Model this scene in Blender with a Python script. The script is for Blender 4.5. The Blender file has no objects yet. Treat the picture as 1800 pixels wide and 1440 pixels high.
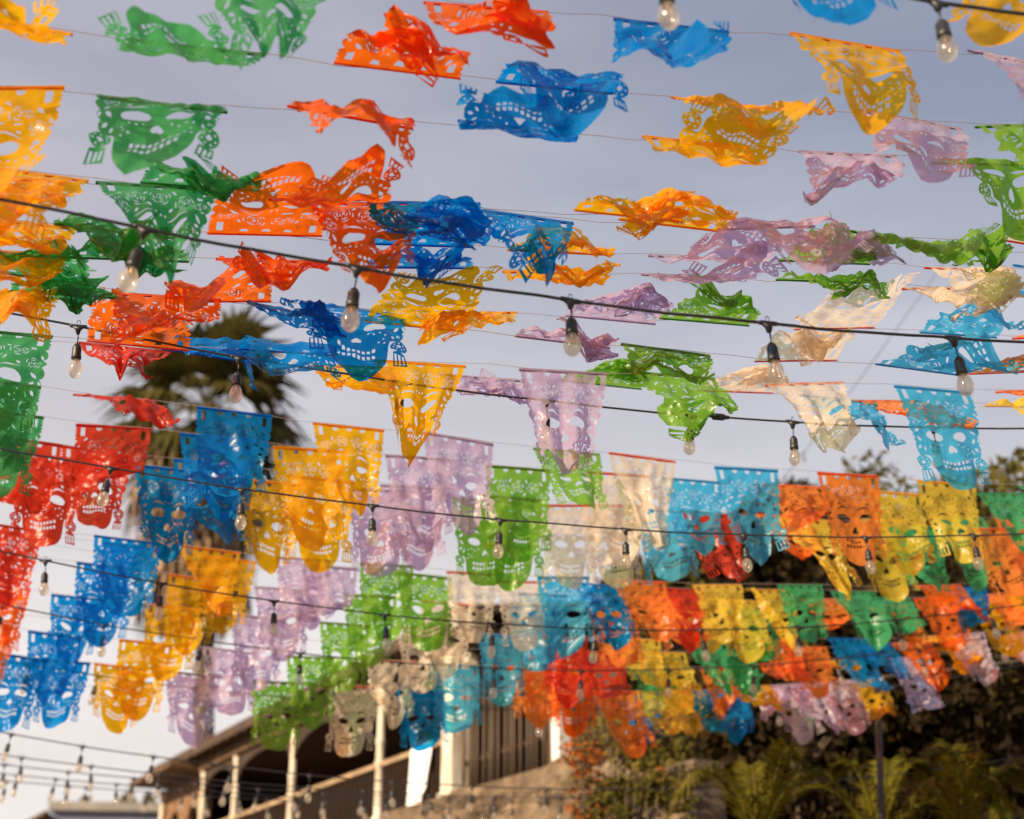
import bpy, math, random
import numpy as np
from mathutils import Vector, Matrix
from mathutils.geometry import delaunay_2d_cdt

SC = bpy.context.scene
COL = SC.collection
R = math.radians
rnd = random.Random(11)

# ------------------------------------------------------------------ camera
F = 2500.0                      # focal length in photo pixels (50 mm on a 36 mm sensor)
PITCH = R(23.0)
CAM = Vector((0.0, 0.0, 1.6))
cd = bpy.data.cameras.new('camera')
cam = bpy.data.objects.new('camera', cd); COL.objects.link(cam)
cam.location = CAM
cam.rotation_euler = (R(90) + PITCH, 0, 0)
cd.lens = 50; cd.sensor_width = 36
cd.clip_end = 3000
cd.dof.use_dof = True
cd.dof.focus_distance = 6.0
cd.dof.aperture_fstop = 1.5
cd.dof.aperture_blades = 9
SC.camera = cam

# ------------------------------------------------------------------ sky and sun
SUN_AZ = Vector((-0.76, -0.65)).normalized()     # horizontal direction towards the sun
SUN_EL = R(26)
world = bpy.data.worlds.new('World'); SC.world = world
world.use_nodes = True
wt = world.node_tree; wt.nodes.clear()
def wn(t, **k):
    n = wt.nodes.new(t)
    for a, b in k.items(): setattr(n, a, b)
    return n
sky = wn('ShaderNodeTexSky', sky_type='NISHITA', sun_disc=False)
sky.sun_elevation = SUN_EL
sky.sun_rotation = math.atan2(SUN_AZ.x, SUN_AZ.y)
sky.air_density = 1.0; sky.dust_density = 2.5; sky.ozone_density = 1.0
tc = wn('ShaderNodeTexCoord')
sep = wn('ShaderNodeSeparateXYZ'); wt.links.new(tc.outputs['Generated'], sep.inputs[0])
mp = wn('ShaderNodeMapping'); mp.inputs['Scale'].default_value = (1.0, 1.6, 4.5)
mp.inputs['Rotation'].default_value = (0, R(18), 0)
wt.links.new(tc.outputs['Generated'], mp.inputs[0])
nz = wn('ShaderNodeTexNoise'); nz.inputs['Scale'].default_value = 1.6
nz.inputs['Detail'].default_value = 6; nz.inputs['Roughness'].default_value = 0.52
wt.links.new(mp.outputs[0], nz.inputs['Vector'])
cr = wn('ShaderNodeMapRange'); cr.inputs[1].default_value = 0.42; cr.inputs[2].default_value = 0.72
cr.inputs[3].default_value = 0.0; cr.inputs[4].default_value = 1.0
wt.links.new(nz.outputs[0], cr.inputs[0])
# thin cloud veil: even overhead, thicker towards the horizon all round
hz = wn('ShaderNodeMapRange', interpolation_type='SMOOTHSTEP'); hz.inputs[1].default_value = 0.05; hz.inputs[2].default_value = 0.62
hz.inputs[3].default_value = 1.0; hz.inputs[4].default_value = 0.0
wt.links.new(sep.outputs['Z'], hz.inputs[0])
dot = wn('ShaderNodeVectorMath', operation='DOT_PRODUCT')
wt.links.new(tc.outputs['Generated'], dot.inputs[0])
dot.inputs[1].default_value = (SUN_AZ.x * math.cos(SUN_EL), SUN_AZ.y * math.cos(SUN_EL), math.sin(SUN_EL))
dr = wn('ShaderNodeMapRange'); dr.inputs[1].default_value = -0.70; dr.inputs[2].default_value = -0.05
wt.links.new(dot.outputs['Value'], dr.inputs[0])
high = wn('ShaderNodeMix', data_type='RGBA')                       # forward scatter: paler on the sun's side of the sky
high.inputs[6].default_value = (1.75, 2.42, 3.75, 1); high.inputs[7].default_value = (4.1, 4.05, 4.85, 1)
wt.links.new(dr.outputs[0], high.inputs[0])
veil = wn('ShaderNodeMix', data_type='RGBA'); veil.inputs[7].default_value = (9.6, 8.7, 8.1, 1)
wt.links.new(high.outputs[2], veil.inputs[6])
wt.links.new(hz.outputs[0], veil.inputs[0])
cl = wn('ShaderNodeMix', data_type='RGBA', blend_type='ADD'); cl.inputs[7].default_value = (2.1, 1.9, 1.75, 1)
wt.links.new(cr.outputs[0], cl.inputs[0]); wt.links.new(veil.outputs[2], cl.inputs[6])
mixs = wn('ShaderNodeMix', data_type='RGBA'); mixs.inputs[0].default_value = 0.80
wt.links.new(sky.outputs[0], mixs.inputs[6]); wt.links.new(cl.outputs[2], mixs.inputs[7])
bg = wn('ShaderNodeBackground'); bg.inputs[1].default_value = 0.061
wt.links.new(mixs.outputs[2], bg.inputs[0])
wo = wn('ShaderNodeOutputWorld'); wt.links.new(bg.outputs[0], wo.inputs[0])

sd = bpy.data.lights.new('sun', 'SUN'); sd.energy = 5.0; sd.angle = R(0.6); sd.color = (1.0, 0.79, 0.54)
sun = bpy.data.objects.new('sun', sd); COL.objects.link(sun)
tosun = Vector((SUN_AZ.x * math.cos(SUN_EL), SUN_AZ.y * math.cos(SUN_EL), math.sin(SUN_EL)))
sun.rotation_euler = tosun.to_track_quat('Z', 'Y').to_euler()
sun.location = (-20, -8, 20)

SC.view_settings.view_transform = 'Standard'
SC.view_settings.look = 'None'
SC.view_settings.exposure = 0.85
SC.view_settings.gamma = 1.0
SC.view_settings.use_curve_mapping = False
SC.render.engine = 'CYCLES'
cy = SC.cycles
cy.max_bounces = 8; cy.diffuse_bounces = 3; cy.glossy_bounces = 3; cy.transmission_bounces = 6
cy.transparent_max_bounces = 24
cy.caustics_reflective = False; cy.caustics_refractive = False
cy.sample_clamp_indirect = 4.0
cy.use_denoising = True

# ------------------------------------------------------------------ pixel helpers (photo pixels 1800 x 1440)
SP, CP = math.sin(PITCH), math.cos(PITCH)
def ray(px, py):
    u = (px - 900) / F; v = (720 - py) / F
    return Vector((u, CP - v * SP, SP + v * CP))        # scaled so that depth along the axis is 1
def at(px, py, depth):
    return CAM + ray(px, py) * depth
def proj(P):
    d = P - CAM
    z = d.y * CP + d.z * SP
    y = -d.y * SP + d.z * CP
    return 900 + F * d.x / z, 720 - F * y / z, z

# ------------------------------------------------------------------ materials
def mat(name):
    m = bpy.data.materials.new(name); m.use_nodes = True
    nt = m.node_tree
    b = nt.nodes.get('Principled BSDF')
    return m, nt, b
def pmat(name, c1, c2=None, scale=6.0, rough=0.7, bump=0.3, bscale=None, metal=0.0, stretch=(1, 1, 1), detail=6):
    m, nt, b = mat(name)
    b.inputs['Roughness'].default_value = rough
    b.inputs['Metallic'].default_value = metal
    tcn = nt.nodes.new('ShaderNodeTexCoord'); mpn = nt.nodes.new('ShaderNodeMapping')
    mpn.inputs['Scale'].default_value = stretch
    nt.links.new(tcn.outputs['Object'], mpn.inputs[0])
    n = nt.nodes.new('ShaderNodeTexNoise'); n.inputs['Scale'].default_value = scale
    n.inputs['Detail'].default_value = detail
    nt.links.new(mpn.outputs[0], n.inputs['Vector'])
    r = nt.nodes.new('ShaderNodeValToRGB')
    r.color_ramp.elements[0].position = 0.32; r.color_ramp.elements[1].position = 0.68
    r.color_ramp.elements[0].color = (*c1, 1); r.color_ramp.elements[1].color = (*(c2 or c1), 1)
    nt.links.new(n.outputs[0], r.inputs[0]); nt.links.new(r.outputs[0], b.inputs['Base Color'])
    if bump:
        n2 = nt.nodes.new('ShaderNodeTexNoise'); n2.inputs['Scale'].default_value = bscale or scale * 4
        n2.inputs['Detail'].default_value = 5
        nt.links.new(mpn.outputs[0], n2.inputs['Vector'])
        bp = nt.nodes.new('ShaderNodeBump'); bp.inputs['Strength'].default_value = bump; bp.inputs['Distance'].default_value = 0.02
        nt.links.new(n2.outputs[0], bp.inputs['Height']); nt.links.new(bp.outputs[0], b.inputs['Normal'])
    return m

def film(name, T, D, mixf=0.5):
    """tinted translucent plastic film: part clear (tinted), part scattering, with a crinkled sheen"""
    m = bpy.data.materials.new(name); m.use_nodes = True
    nt = m.node_tree; nt.nodes.clear(); N = nt.nodes.new; L = nt.links.new
    uv = N('ShaderNodeUVMap'); oi = N('ShaderNodeObjectInfo')
    add = N('ShaderNodeVectorMath'); add.operation = 'ADD'
    L(uv.outputs[0], add.inputs[0])
    cmb = N('ShaderNodeCombineXYZ')
    ml = N('ShaderNodeMath'); ml.operation = 'MULTIPLY'; ml.inputs[1].default_value = 37.0
    L(oi.outputs['Random'], ml.inputs[0]); L(ml.outputs[0], cmb.inputs[2]); L(cmb.outputs[0], add.inputs[1])
    n = N('ShaderNodeTexNoise'); n.inputs['Scale'].default_value = 7.0; n.inputs['Detail'].default_value = 3
    n.inputs['Distortion'].default_value = 0.6
    L(add.outputs[0], n.inputs['Vector'])
    n2 = N('ShaderNodeTexVoronoi'); n2.inputs['Scale'].default_value = 15.0; n2.inputs['Randomness'].default_value = 1.0
    L(add.outputs[0], n2.inputs['Vector'])
    sm = N('ShaderNodeMath'); sm.operation = 'MULTIPLY_ADD'; sm.inputs[1].default_value = 0.35
    L(n2.outputs[0], sm.inputs[0]); L(n.outputs[0], sm.inputs[2])
    bp = N('ShaderNodeBump'); bp.inputs['Strength'].default_value = 0.55; bp.inputs['Distance'].default_value = 0.03
    L(sm.outputs[0], bp.inputs['Height'])
    # slight dye variation
    vr = N('ShaderNodeMapRange'); vr.inputs[1].default_value = 0.3; vr.inputs[2].default_value = 0.7
    vr.inputs[3].default_value = 0.86; vr.inputs[4].default_value = 1.08
    L(n.outputs[0], vr.inputs[0])
    def tint(c):
        x = N('ShaderNodeMix'); x.data_type = 'RGBA'; x.blend_type = 'MULTIPLY'; x.inputs[0].default_value = 1
        x.inputs[6].default_value = (*c, 1); L(vr.outputs[0], x.inputs[7]); return x.outputs[2]
    dc = tint(D)
    tr = N('ShaderNodeBsdfTransparent'); tr.inputs[0].default_value = (*T, 1)
    tl = N('ShaderNodeBsdfTranslucent'); L(dc, tl.inputs[0]); L(bp.outputs[0], tl.inputs['Normal'])
    df = N('ShaderNodeBsdfDiffuse'); L(dc, df.inputs[0]); L(bp.outputs[0], df.inputs['Normal'])
    a = N('ShaderNodeMixShader'); a.inputs[0].default_value = 0.42; L(tl.outputs[0], a.inputs[1]); L(df.outputs[0], a.inputs[2])
    b = N('ShaderNodeMixShader'); b.inputs[0].default_value = mixf; L(tr.outputs[0], b.inputs[1]); L(a.outputs[0], b.inputs[2])
    gl = N('ShaderNodeBsdfGlossy'); gl.inputs['Roughness'].default_value = 0.30; L(bp.outputs[0], gl.inputs['Normal'])
    gl.inputs[0].default_value = (0.8, 0.8, 0.8, 1)
    fr = N('ShaderNodeLayerWeight'); fr.inputs[0].default_value = 0.5; L(bp.outputs[0], fr.inputs['Normal'])
    pw = N('ShaderNodeMath'); pw.operation = 'POWER'; pw.inputs[1].default_value = 4.0; L(fr.outputs['Facing'], pw.inputs[0])
    fm = N('ShaderNodeMath'); fm.operation = 'MULTIPLY_ADD'; fm.inputs[1].default_value = 0.24; fm.inputs[2].default_value = 0.014; L(pw.outputs[0], fm.inputs[0])
    g = N('ShaderNodeMixShader'); L(fm.outputs[0], g.inputs[0]); L(b.outputs[0], g.inputs[1]); L(gl.outputs[0], g.inputs[2])
    o = N('ShaderNodeOutputMaterial'); L(g.outputs[0], o.inputs[0])
    return m

FILMC = {   # clear tint, scattered tint, share of scattering
    'Y': ('gold',      (0.94, 0.47, 0.002), (0.97, 0.54, 0.010), 0.52),
    'y': ('lemon',     (0.96, 0.64, 0.05), (0.97, 0.72, 0.08), 0.54),
    'G': ('green',     (0.03, 0.42, 0.13), (0.11, 0.44, 0.14), 0.46),
    'g': ('lime',      (0.15, 0.52, 0.05), (0.30, 0.51, 0.055), 0.50),
    's': ('sea_green', (0.04, 0.46, 0.20), (0.09, 0.54, 0.22), 0.54),
    'O': ('orange_red',(0.88, 0.09, 0.004), (0.98, 0.20, 0.012), 0.54),
    'o': ('orange',    (0.96, 0.24, 0.015), (1.0, 0.31, 0.05), 0.58),
    'R': ('red',       (0.68, 0.05, 0.015), (0.80, 0.07, 0.025), 0.56),
    'B': ('blue',      (0.0, 0.27, 0.70), (0.0, 0.34, 0.84), 0.44),
    'C': ('cyan',      (0.05, 0.52, 0.80), (0.11, 0.58, 0.86), 0.50),
    'P': ('lilac',     (0.45, 0.31, 0.58), (0.80, 0.64, 0.76), 0.50),
    'p': ('lavender',  (0.58, 0.42, 0.68), (0.84, 0.68, 0.84), 0.58),
    'W': ('cream',     (0.80, 0.68, 0.56), (0.95, 0.80, 0.62), 0.54),
}
FILM = {k: film('film_' + v[0], v[1], v[2], v[3]) for k, v in FILMC.items()}
# the hem is several folded layers: denser dye
FILMH = {k: film('hem_' + v[0], tuple(c ** 2.2 for c in v[1]), tuple(c ** 1.6 * .8 for c in v[2]), .6) for k, v in FILMC.items()}
FILMH['W'] = FILMH['O']
CNAME = {'Y': 'gold', 'y': 'lemon', 'G': 'dark green', 'g': 'lime', 's': 'sea green', 'O': 'orange-red', 'o': 'orange',
         'R': 'red', 'B': 'blue', 'C': 'cyan', 'P': 'lilac', 'p': 'lavender', 'W': 'cream'}

M_cord = pmat('nylon_cord', (0.30, 0.25, 0.24), (0.38, 0.32, 0.3), 40, 0.6, 0)
M_rubber = pmat('black_rubber', (0.010, 0.010, 0.014), (0.022, 0.020, 0.026), 30, 0.45, 0.1)
M_socket = pmat('black_socket', (0.008, 0.008, 0.008), (0.018, 0.016, 0.015), 60, 0.4, 0.15)
M_wood = pmat('weathered_cream_wood', (0.42, 0.35, 0.26), (0.72, 0.65, 0.54), 3.0, 0.75, 0.3, 20, stretch=(2, 2, 0.5))
M_rail = pmat('tan_rail_timber', (0.20, 0.13, 0.07), (0.38, 0.27, 0.16), 3.0, 0.75, 0.3, 20)
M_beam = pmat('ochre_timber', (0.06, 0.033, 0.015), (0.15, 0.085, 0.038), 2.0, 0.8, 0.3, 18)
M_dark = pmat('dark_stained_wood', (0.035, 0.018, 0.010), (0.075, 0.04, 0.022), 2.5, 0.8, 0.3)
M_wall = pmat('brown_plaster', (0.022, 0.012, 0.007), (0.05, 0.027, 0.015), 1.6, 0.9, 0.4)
M_roomshade = pmat('painted_room_shade', (0.012, 0.008, 0.006), (0.02, 0.012, 0.008), 2, 0.9, 0)  # near-black colour stands in for the shade of unlit rooms
M_reddoor = pmat('red_brown_door', (0.10, 0.018, 0.006), (0.16, 0.032, 0.01), 3, 0.6, 0.2)
M_roof = pmat('dark_roof_shingle', (0.030, 0.020, 0.014), (0.07, 0.045, 0.03), 5, 0.9, 0.6)
M_stone = pmat('tan_rubble_stone', (0.06, 0.038, 0.022), (0.21, 0.145, 0.085), 3.0, 0.9, 0.6, 14)
M_mortar = pmat('stone_mortar', (0.09, 0.06, 0.04), (0.15, 0.11, 0.075), 6, 0.95, 0.5)
M_brick = pmat('worn_brick', (0.10, 0.05, 0.026), (0.24, 0.125, 0.06), 3.0, 0.9, 0.5)
M_bamboo = pmat('bamboo_slat', (0.022, 0.013, 0.008), (0.13, 0.08, 0.045), 4, 0.7, 0.2, stretch=(1, 1, 0.3))
M_cloth = pmat('white_cotton', (0.80, 0.80, 0.79), (0.85, 0.84, 0.83), 8, 0.9, 0.2)
M_ground = pmat('paved_ground', (0.16, 0.13, 0.10), (0.26, 0.21, 0.16), 1.5, 0.9, 0.3)
M_steel = pmat('painted_steel', (0.012, 0.009, 0.007), (0.03, 0.022, 0.016), 5, 0.4, 0.1)
M_bluepaint = pmat('blue_grey_wall', (0.16, 0.18, 0.26), (0.22, 0.24, 0.33), 1.2, 0.9, 0.2)
M_greyroof = pmat('grey_roof_edge', (0.20, 0.18, 0.17), (0.28, 0.26, 0.24), 1.5, 0.9, 0.2)
M_bark = pmat('tree_bark', (0.045, 0.03, 0.02), (0.10, 0.07, 0.045), 5, 0.9, 0.5, stretch=(1, 1, 0.3))
M_skirt = pmat('dead_palm_frond', (0.14, 0.085, 0.045), (0.30, 0.19, 0.11), 4, 0.85, 0.2, stretch=(1, 1, 0.3))

def leafmat(name, c1, c2, c3, trans=0.35, scale=1.2):
    m = bpy.data.materials.new(name); m.use_nodes = True
    nt = m.node_tree; nt.nodes.clear(); N = nt.nodes.new; L = nt.links.new
    tcn = N('ShaderNodeTexCoord'); n = N('ShaderNodeTexNoise'); n.inputs['Scale'].default_value = scale; n.inputs['Detail'].default_value = 8
    n.inputs['Roughness'].default_value = 0.7
    L(tcn.outputs['Object'], n.inputs['Vector'])
    r = N('ShaderNodeValToRGB'); e = r.color_ramp.elements
    e[0].position = 0.33; e[0].color = (*c1, 1); e[1].position = 0.52; e[1].color = (*c2, 1)
    x = e.new(0.68); x.color = (*c3, 1)
    L(n.outputs[0], r.inputs[0])
    d = N('ShaderNodeBsdfPrincipled'); d.inputs['Roughness'].default_value = 0.75; d.inputs['Specular IOR Level'].default_value = 0.12
    L(r.outputs[0], d.inputs['Base Color'])
    t = N('ShaderNodeBsdfTranslucent'); L(r.outputs[0], t.inputs[0])
    mx = N('ShaderNodeMixShader'); mx.inputs[0].default_value = trans; L(d.outputs[0], mx.inputs[1]); L(t.outputs[0], mx.inputs[2])
    o = N('ShaderNodeOutputMaterial'); L(mx.outputs[0], o.inputs[0])
    return m
M_leafdark = leafmat('dark_foliage', (0.007, 0.005, 0.002), (0.022, 0.015, 0.005), (0.095, 0.058, 0.014), 0.2)  # shade put into the dark tones; brightest tone paints sunlit leaf bits
M_leafgold = leafmat('sunlit_foliage', (0.05, 0.045, 0.012), (0.11, 0.095, 0.02), (0.18, 0.14, 0.03), 0.35)  # gold leaf tones with the sunlight on the tall trees put in
M_palm = leafmat('fan_palm_leaf', (0.03, 0.03, 0.008), (0.075, 0.066, 0.016), (0.15, 0.12, 0.035), 0.3)
M_frond = leafmat('yellow_green_frond', (0.045, 0.045, 0.005), (0.12, 0.10, 0.008), (0.23, 0.18, 0.016), 0.3)
M_vine = leafmat('vine_leaf', (0.05, 0.05, 0.01), (0.12, 0.10, 0.02), (0.20, 0.13, 0.03), 0.3)
M_bloom = leafmat('rust_bloom', (0.22, 0.05, 0.01), (0.36, 0.09, 0.015), (0.42, 0.14, 0.02), 0.3)

def glassmat():
    m = bpy.data.materials.new('bulb_glass'); m.use_nodes = True
    nt = m.node_tree; nt.nodes.clear(); N = nt.nodes.new; L = nt.links.new
    t = N('ShaderNodeBsdfTransparent'); t.inputs[0].default_value = (0.95, 0.93, 0.90, 1)
    tl = N('ShaderNodeBsdfTranslucent'); tl.inputs[0].default_value = (0.95, 0.88, 0.74, 1)  # warm scattering share stands in for sun glints on the clear glass
    a = N('ShaderNodeMixShader'); a.inputs[0].default_value = 0.42; L(t.outputs[0], a.inputs[1]); L(tl.outputs[0], a.inputs[2])
    g = N('ShaderNodeBsdfGlossy'); g.inputs['Roughness'].default_value = 0.10
    f = N('ShaderNodeLayerWeight'); f.inputs[0].default_value = 0.28
    b = N('ShaderNodeMixShader'); L(f.outputs['Facing'], b.inputs[0]); L(a.outputs[0], b.inputs[1]); L(g.outputs[0], b.inputs[2])
    fm = N('ShaderNodeMath'); fm.operation = 'MULTIPLY'; fm.inputs[1].default_value = 0.6
    L(f.outputs['Facing'], fm.inputs[0]); L(fm.outputs[0], b.inputs[0])
    o = N('ShaderNodeOutputMaterial'); L(b.outputs[0], o.inputs[0]); return m
M_glass = glassmat()
M_filament = pmat('copper_filament', (0.55, 0.30, 0.12), (0.65, 0.38, 0.16), 20, 0.4, 0, metal=0.6)
def panemat():
    m, nt, b = mat('window_glass'); b.inputs['Base Color'].default_value = (0.05, 0.06, 0.09, 1); b.inputs['Roughness'].default_value = 0.08
    b.inputs['Specular IOR Level'].default_value = 0.8
    n = nt.nodes.new('ShaderNodeTexNoise'); n.inputs['Scale'].default_value = 1.5
    bp = nt.nodes.new('ShaderNodeBump'); bp.inputs['Strength'].default_value = 0.05; nt.links.new(n.outputs[0], bp.inputs['Height'])
    nt.links.new(bp.outputs[0], b.inputs['Normal']); return m
M_pane = panemat()

# ------------------------------------------------------------------ mesh helpers
def link(o, parent=None):
    COL.objects.link(o)
    if parent is not None: o.parent = parent
    return o
def make(name, V, Fc, m, parent=None, smooth=False):
    me = bpy.data.meshes.new(name)
    me.from_pydata([tuple(v) for v in V], [], Fc); me.materials.append(m)
    if smooth: me.polygons.foreach_set('use_smooth', [True] * len(me.polygons))
    me.update()
    return link(bpy.data.objects.new(name, me), parent)
def tag(o, label=None, cat=None, group=None, kind=None):
    if label: o['label'] = label
    if cat: o['category'] = cat
    if group: o['group'] = group
    if kind: o['kind'] = kind
    return o
def empty(name, loc, rz=0.0):
    o = bpy.data.objects.new(name, None); COL.objects.link(o); o.location = loc; o.rotation_euler = (0, 0, rz)
    o.empty_display_size = 0.1
    return o
def copy_tree(o, parent=None):
    c = o.copy(); COL.objects.link(c); c.parent = parent
    for ch in o.children: copy_tree(ch, c)
    return c
class MB:
    def __init__(s): s.v = []; s.f = []
    def add(s, V, Fc):
        k = len(s.v); s.v += [tuple(x) for x in V]; s.f += [tuple(i + k for i in f) for f in Fc]; return s
    def box(s, x0, x1, y0, y1, z0, z1):
        return s.add([(x0, y0, z0), (x1, y0, z0), (x1, y1, z0), (x0, y1, z0), (x0, y0, z1), (x1, y0, z1), (x1, y1, z1), (x0, y1, z1)],
                     [(3, 2, 1, 0), (4, 5, 6, 7), (0, 1, 5, 4), (1, 2, 6, 5), (2, 3, 7, 6), (3, 0, 4, 7)])
    def lathe(s, prof, n=12, c=(0, 0, 0)):
        V = []; Fc = []
        for r, z in prof:
            for k in range(n):
                a = 2 * math.pi * k / n; V.append((c[0] + r * math.cos(a), c[1] + r * math.sin(a), c[2] + z))
        for i in range(len(prof) - 1):
            for k in range(n):
                Fc.append((i * n + k, i * n + (k + 1) % n, (i + 1) * n + (k + 1) % n, (i + 1) * n + k))
        Fc.append(tuple(range(n - 1, -1, -1))); Fc.append(tuple((len(prof) - 1) * n + k for k in range(n)))
        return s.add(V, Fc)
    def tube(s, pts, r, n=6):
        pts = [Vector(p) for p in pts]; V = []; Fc = []
        rr = r if hasattr(r, '__len__') else [r] * len(pts)
        for i, p in enumerate(pts):
            t = (pts[min(i + 1, len(pts) - 1)] - pts[max(i - 1, 0)]).normalized()
            a = t.cross(Vector((0, 0, 1)))
            if a.length < 0.05: a = t.cross(Vector((1, 0, 0)))
            a.normalize(); b = t.cross(a)
            for k in range(n):
                w = 2 * math.pi * k / n; V.append(p + (a * math.cos(w) + b * math.sin(w)) * rr[i])
        for i in range(len(pts) - 1):
            for k in range(n):
                Fc.append((i * n + k, i * n + (k + 1) % n, (i + 1) * n + (k + 1) % n, (i + 1) * n + k))
        Fc.append(tuple(range(n - 1, -1, -1))); Fc.append(tuple((len(pts) - 1) * n + k for k in range(n)))
        return s.add(V, Fc)
    def build(s, name, m, parent=None, smooth=False): return make(name, s.v, s.f, m, parent, smooth)

# ------------------------------------------------------------------ ground
g = MB(); g.add([(-400, -200, 0), (400, -200, 0), (400, 900, 0), (-400, 900, 0)], [(0, 1, 2, 3)])
tag(g.build('ground', M_ground), 'paved courtyard ground below the banners', kind='structure')

# ------------------------------------------------------------------ veranda building
Dv = Vector((-(-546 - 900) / F, -(CP + (1783 - 720) / F * SP), 0)).normalized()   # along the facade, towards the camera
Nv = Vector((-Dv.y, Dv.x, 0))                                                      # into the building
COLREF = at(670, 1341, 22.0)
ang = math.atan2(Dv.y, Dv.x)
def a_of(px, z):
    lo, hi = -60.0, 60.0
    # intersect the facade plane with the vertical line of sight column by bisection on the projected x
    for _ in range(60):
        mid = (lo + hi) / 2
        P = Vector((COLREF.x, COLREF.y, z)) + Dv * mid
        x, y, d = proj(P)
        if d < 1 or x > px: hi = mid
        else: lo = mid
    return mid
house = empty('veranda_house', (COLREF.x, COLREF.y, 0), ang)
tag(house, 'timber veranda building with cream posts, balcony railing and dark roof', 'building')
ZF, ZR, ZE = 4.24, 5.16, 6.34                   # balcony floor, rail top, underside of eave beam
a0 = a_of(283, ZR); a1 = a_of(850, 5.6); a2 = a_of(1215, 4.2)
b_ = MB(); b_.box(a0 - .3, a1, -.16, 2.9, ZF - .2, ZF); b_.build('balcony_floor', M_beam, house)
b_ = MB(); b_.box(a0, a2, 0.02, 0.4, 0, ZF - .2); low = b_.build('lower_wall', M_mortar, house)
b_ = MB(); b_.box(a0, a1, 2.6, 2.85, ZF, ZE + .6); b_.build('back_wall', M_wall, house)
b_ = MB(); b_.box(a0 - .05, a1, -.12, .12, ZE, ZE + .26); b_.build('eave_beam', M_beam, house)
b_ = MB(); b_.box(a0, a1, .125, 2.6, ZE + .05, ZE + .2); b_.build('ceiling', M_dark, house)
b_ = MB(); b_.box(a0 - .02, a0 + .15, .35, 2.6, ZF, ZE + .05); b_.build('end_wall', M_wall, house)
# roof: a sloped slab with a lit fascia
def rz(y): return ZE + .30 + (y + .4) * .16
V = []; 
for x in (a0 - .15, a1 + .2):
    for (y, dz) in ((-.4, 0), (3.0, 0), (3.0, .12), (-.4, .12)): V.append((x, y, rz(y) + dz - .02))
rf = make('roof', V, [(0, 1, 5, 4), (1, 2, 6, 5), (2, 3, 7, 6), (3, 0, 4, 7), (0, 3, 2, 1), (4, 5, 6, 7)], M_roof, house)
b_ = MB(); b_.box(a0 - .17, a1 + .22, -.445, -.405, rz(-.4) - .08, rz(-.4) + .11); b_.build('fascia', M_dark, rf)
rafter = None
nr = int((a1 - a0) / .55)
for k in range(nr):
    x = a0 - .3 + k * .55
    if rafter is None:
        q = []
        for xx in (-.035, .035):
            for (y, dz) in ((-.39, -.13), (.1, -.13), (.1, -.03), (-.39, -.03)): q.append((xx, y, rz(y) + dz))
        rafter = make('rafter', q, [(0, 1, 5, 4), (1, 2, 6, 5), (2, 3, 7, 6), (3, 0, 4, 7), (0, 3, 2, 1), (4, 5, 6, 7)], M_beam, rf); o = rafter
    else:
        o = rafter.copy(); COL.objects.link(o)
    o.location = (x, 0, 0)
# posts
post_px = [283, 356, 414, 515, 670]
posts = [a_of(p, 5.6) for p in post_px]
pm = None
for x in posts:
    if pm is None:
        b_ = MB(); b_.lathe([(.12, 0), (.12, .10), (.085, .13), (.080, .85), (.105, .88), (.105, .93), (.082, .97), (.078, 1.2), (.095, 1.23), (.095, 1.28), (.076, 1.31), (.070, 1.85), (.095, 1.92), (.11, 2.08)], 12)
        pm = b_.build('post', M_wood, house, True); o = pm
    else:
        o = pm.copy(); COL.objects.link(o)
    o.location = (x, 0, ZF + .004); o.scale = (.85, .85, 1)
xp = a_of(803, 5.4)
b_ = MB(); b_.box(xp - .17, xp + .17, -.15, .17, 0.0, ZE + .02); b_.box(xp - .21, xp + .21, -.19, .21, ZF + .01, ZF + .14); b_.box(xp - .21, xp + .21, -.19, .21, ZE - .2, ZE - .06)
b_.build('pillar', M_wood, house)
xw = a_of(987, 5.3)
b_ = MB(); b_.box(xw - .09, xw + .09, -.1, .08, ZF - .1, ZF + 1.62); b_.build('post', pmat('white_painted_post', (.6, .57, .52), (.72, .69, .64), 3, .6, .15), house)
# railing: one handrail and balusters in each bay
bays = [(posts[1], posts[2]), (posts[2], posts[3]), (posts[3], posts[4]), (posts[4], xp)]
bal = None
for (xa, xb) in bays:
    b_ = MB(); b_.box(xa + .085, xb - .085, -.06, .06, ZR - .07, ZR); hr = b_.build('handrail', M_rail, house)
    b_ = MB(); b_.box(xa + .085, xb - .085, -.03, .03, ZF + .07, ZF + .12); b_.build('bottom_rail', M_beam, house)
    n = max(2, int((xb - xa) / .15))
    for k in range(1, n):
        x = xa + (xb - xa) * k / n
        if bal is None:
            b_ = MB(); b_.box(-.011, .011, -.011, .011, ZF + .12, ZR - .07); bal = b_.build('baluster', M_dark, house); o = bal
        else:
            o = bal.copy(); COL.objects.link(o)
        o.location = (x, 0, 0)
# timber arch boards under the beam
def arch_board(xa, xb, y, ztop, rise, drop, m, name, parent, th=.07):
    n = 16; V = []; Fc = []
    for k in range(n + 1):
        t = k / n; x = xa + (xb - xa) * t
        zb = ztop - drop + rise * math.sqrt(max(0, 1 - (2 * t - 1) ** 2))
        for yy in (y - th / 2, y + th / 2): V += [(x, yy, zb), (x, yy, ztop)]
    for k in range(n):
        i = k * 4; j = i + 4
        Fc += [(i, j, j + 1, i + 1), (i + 2, i + 3, j + 3, j + 2), (i, i + 2, j + 2, j), (i + 1, j + 1, j + 3, i + 3)]
    Fc += [(0, 1, 3, 2), (n * 4, n * 4 + 2, n * 4 + 3, n * 4 + 1)]
    return make(name, V, Fc, m, parent)
for (xa, xb) in [(posts[1], posts[2]), (posts[2], posts[3]), (posts[3], posts[4])]:
    arch_board(xa + .08, xb - .08, 0, ZE, .42, .55, M_wall, 'arch_board', house)
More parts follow.
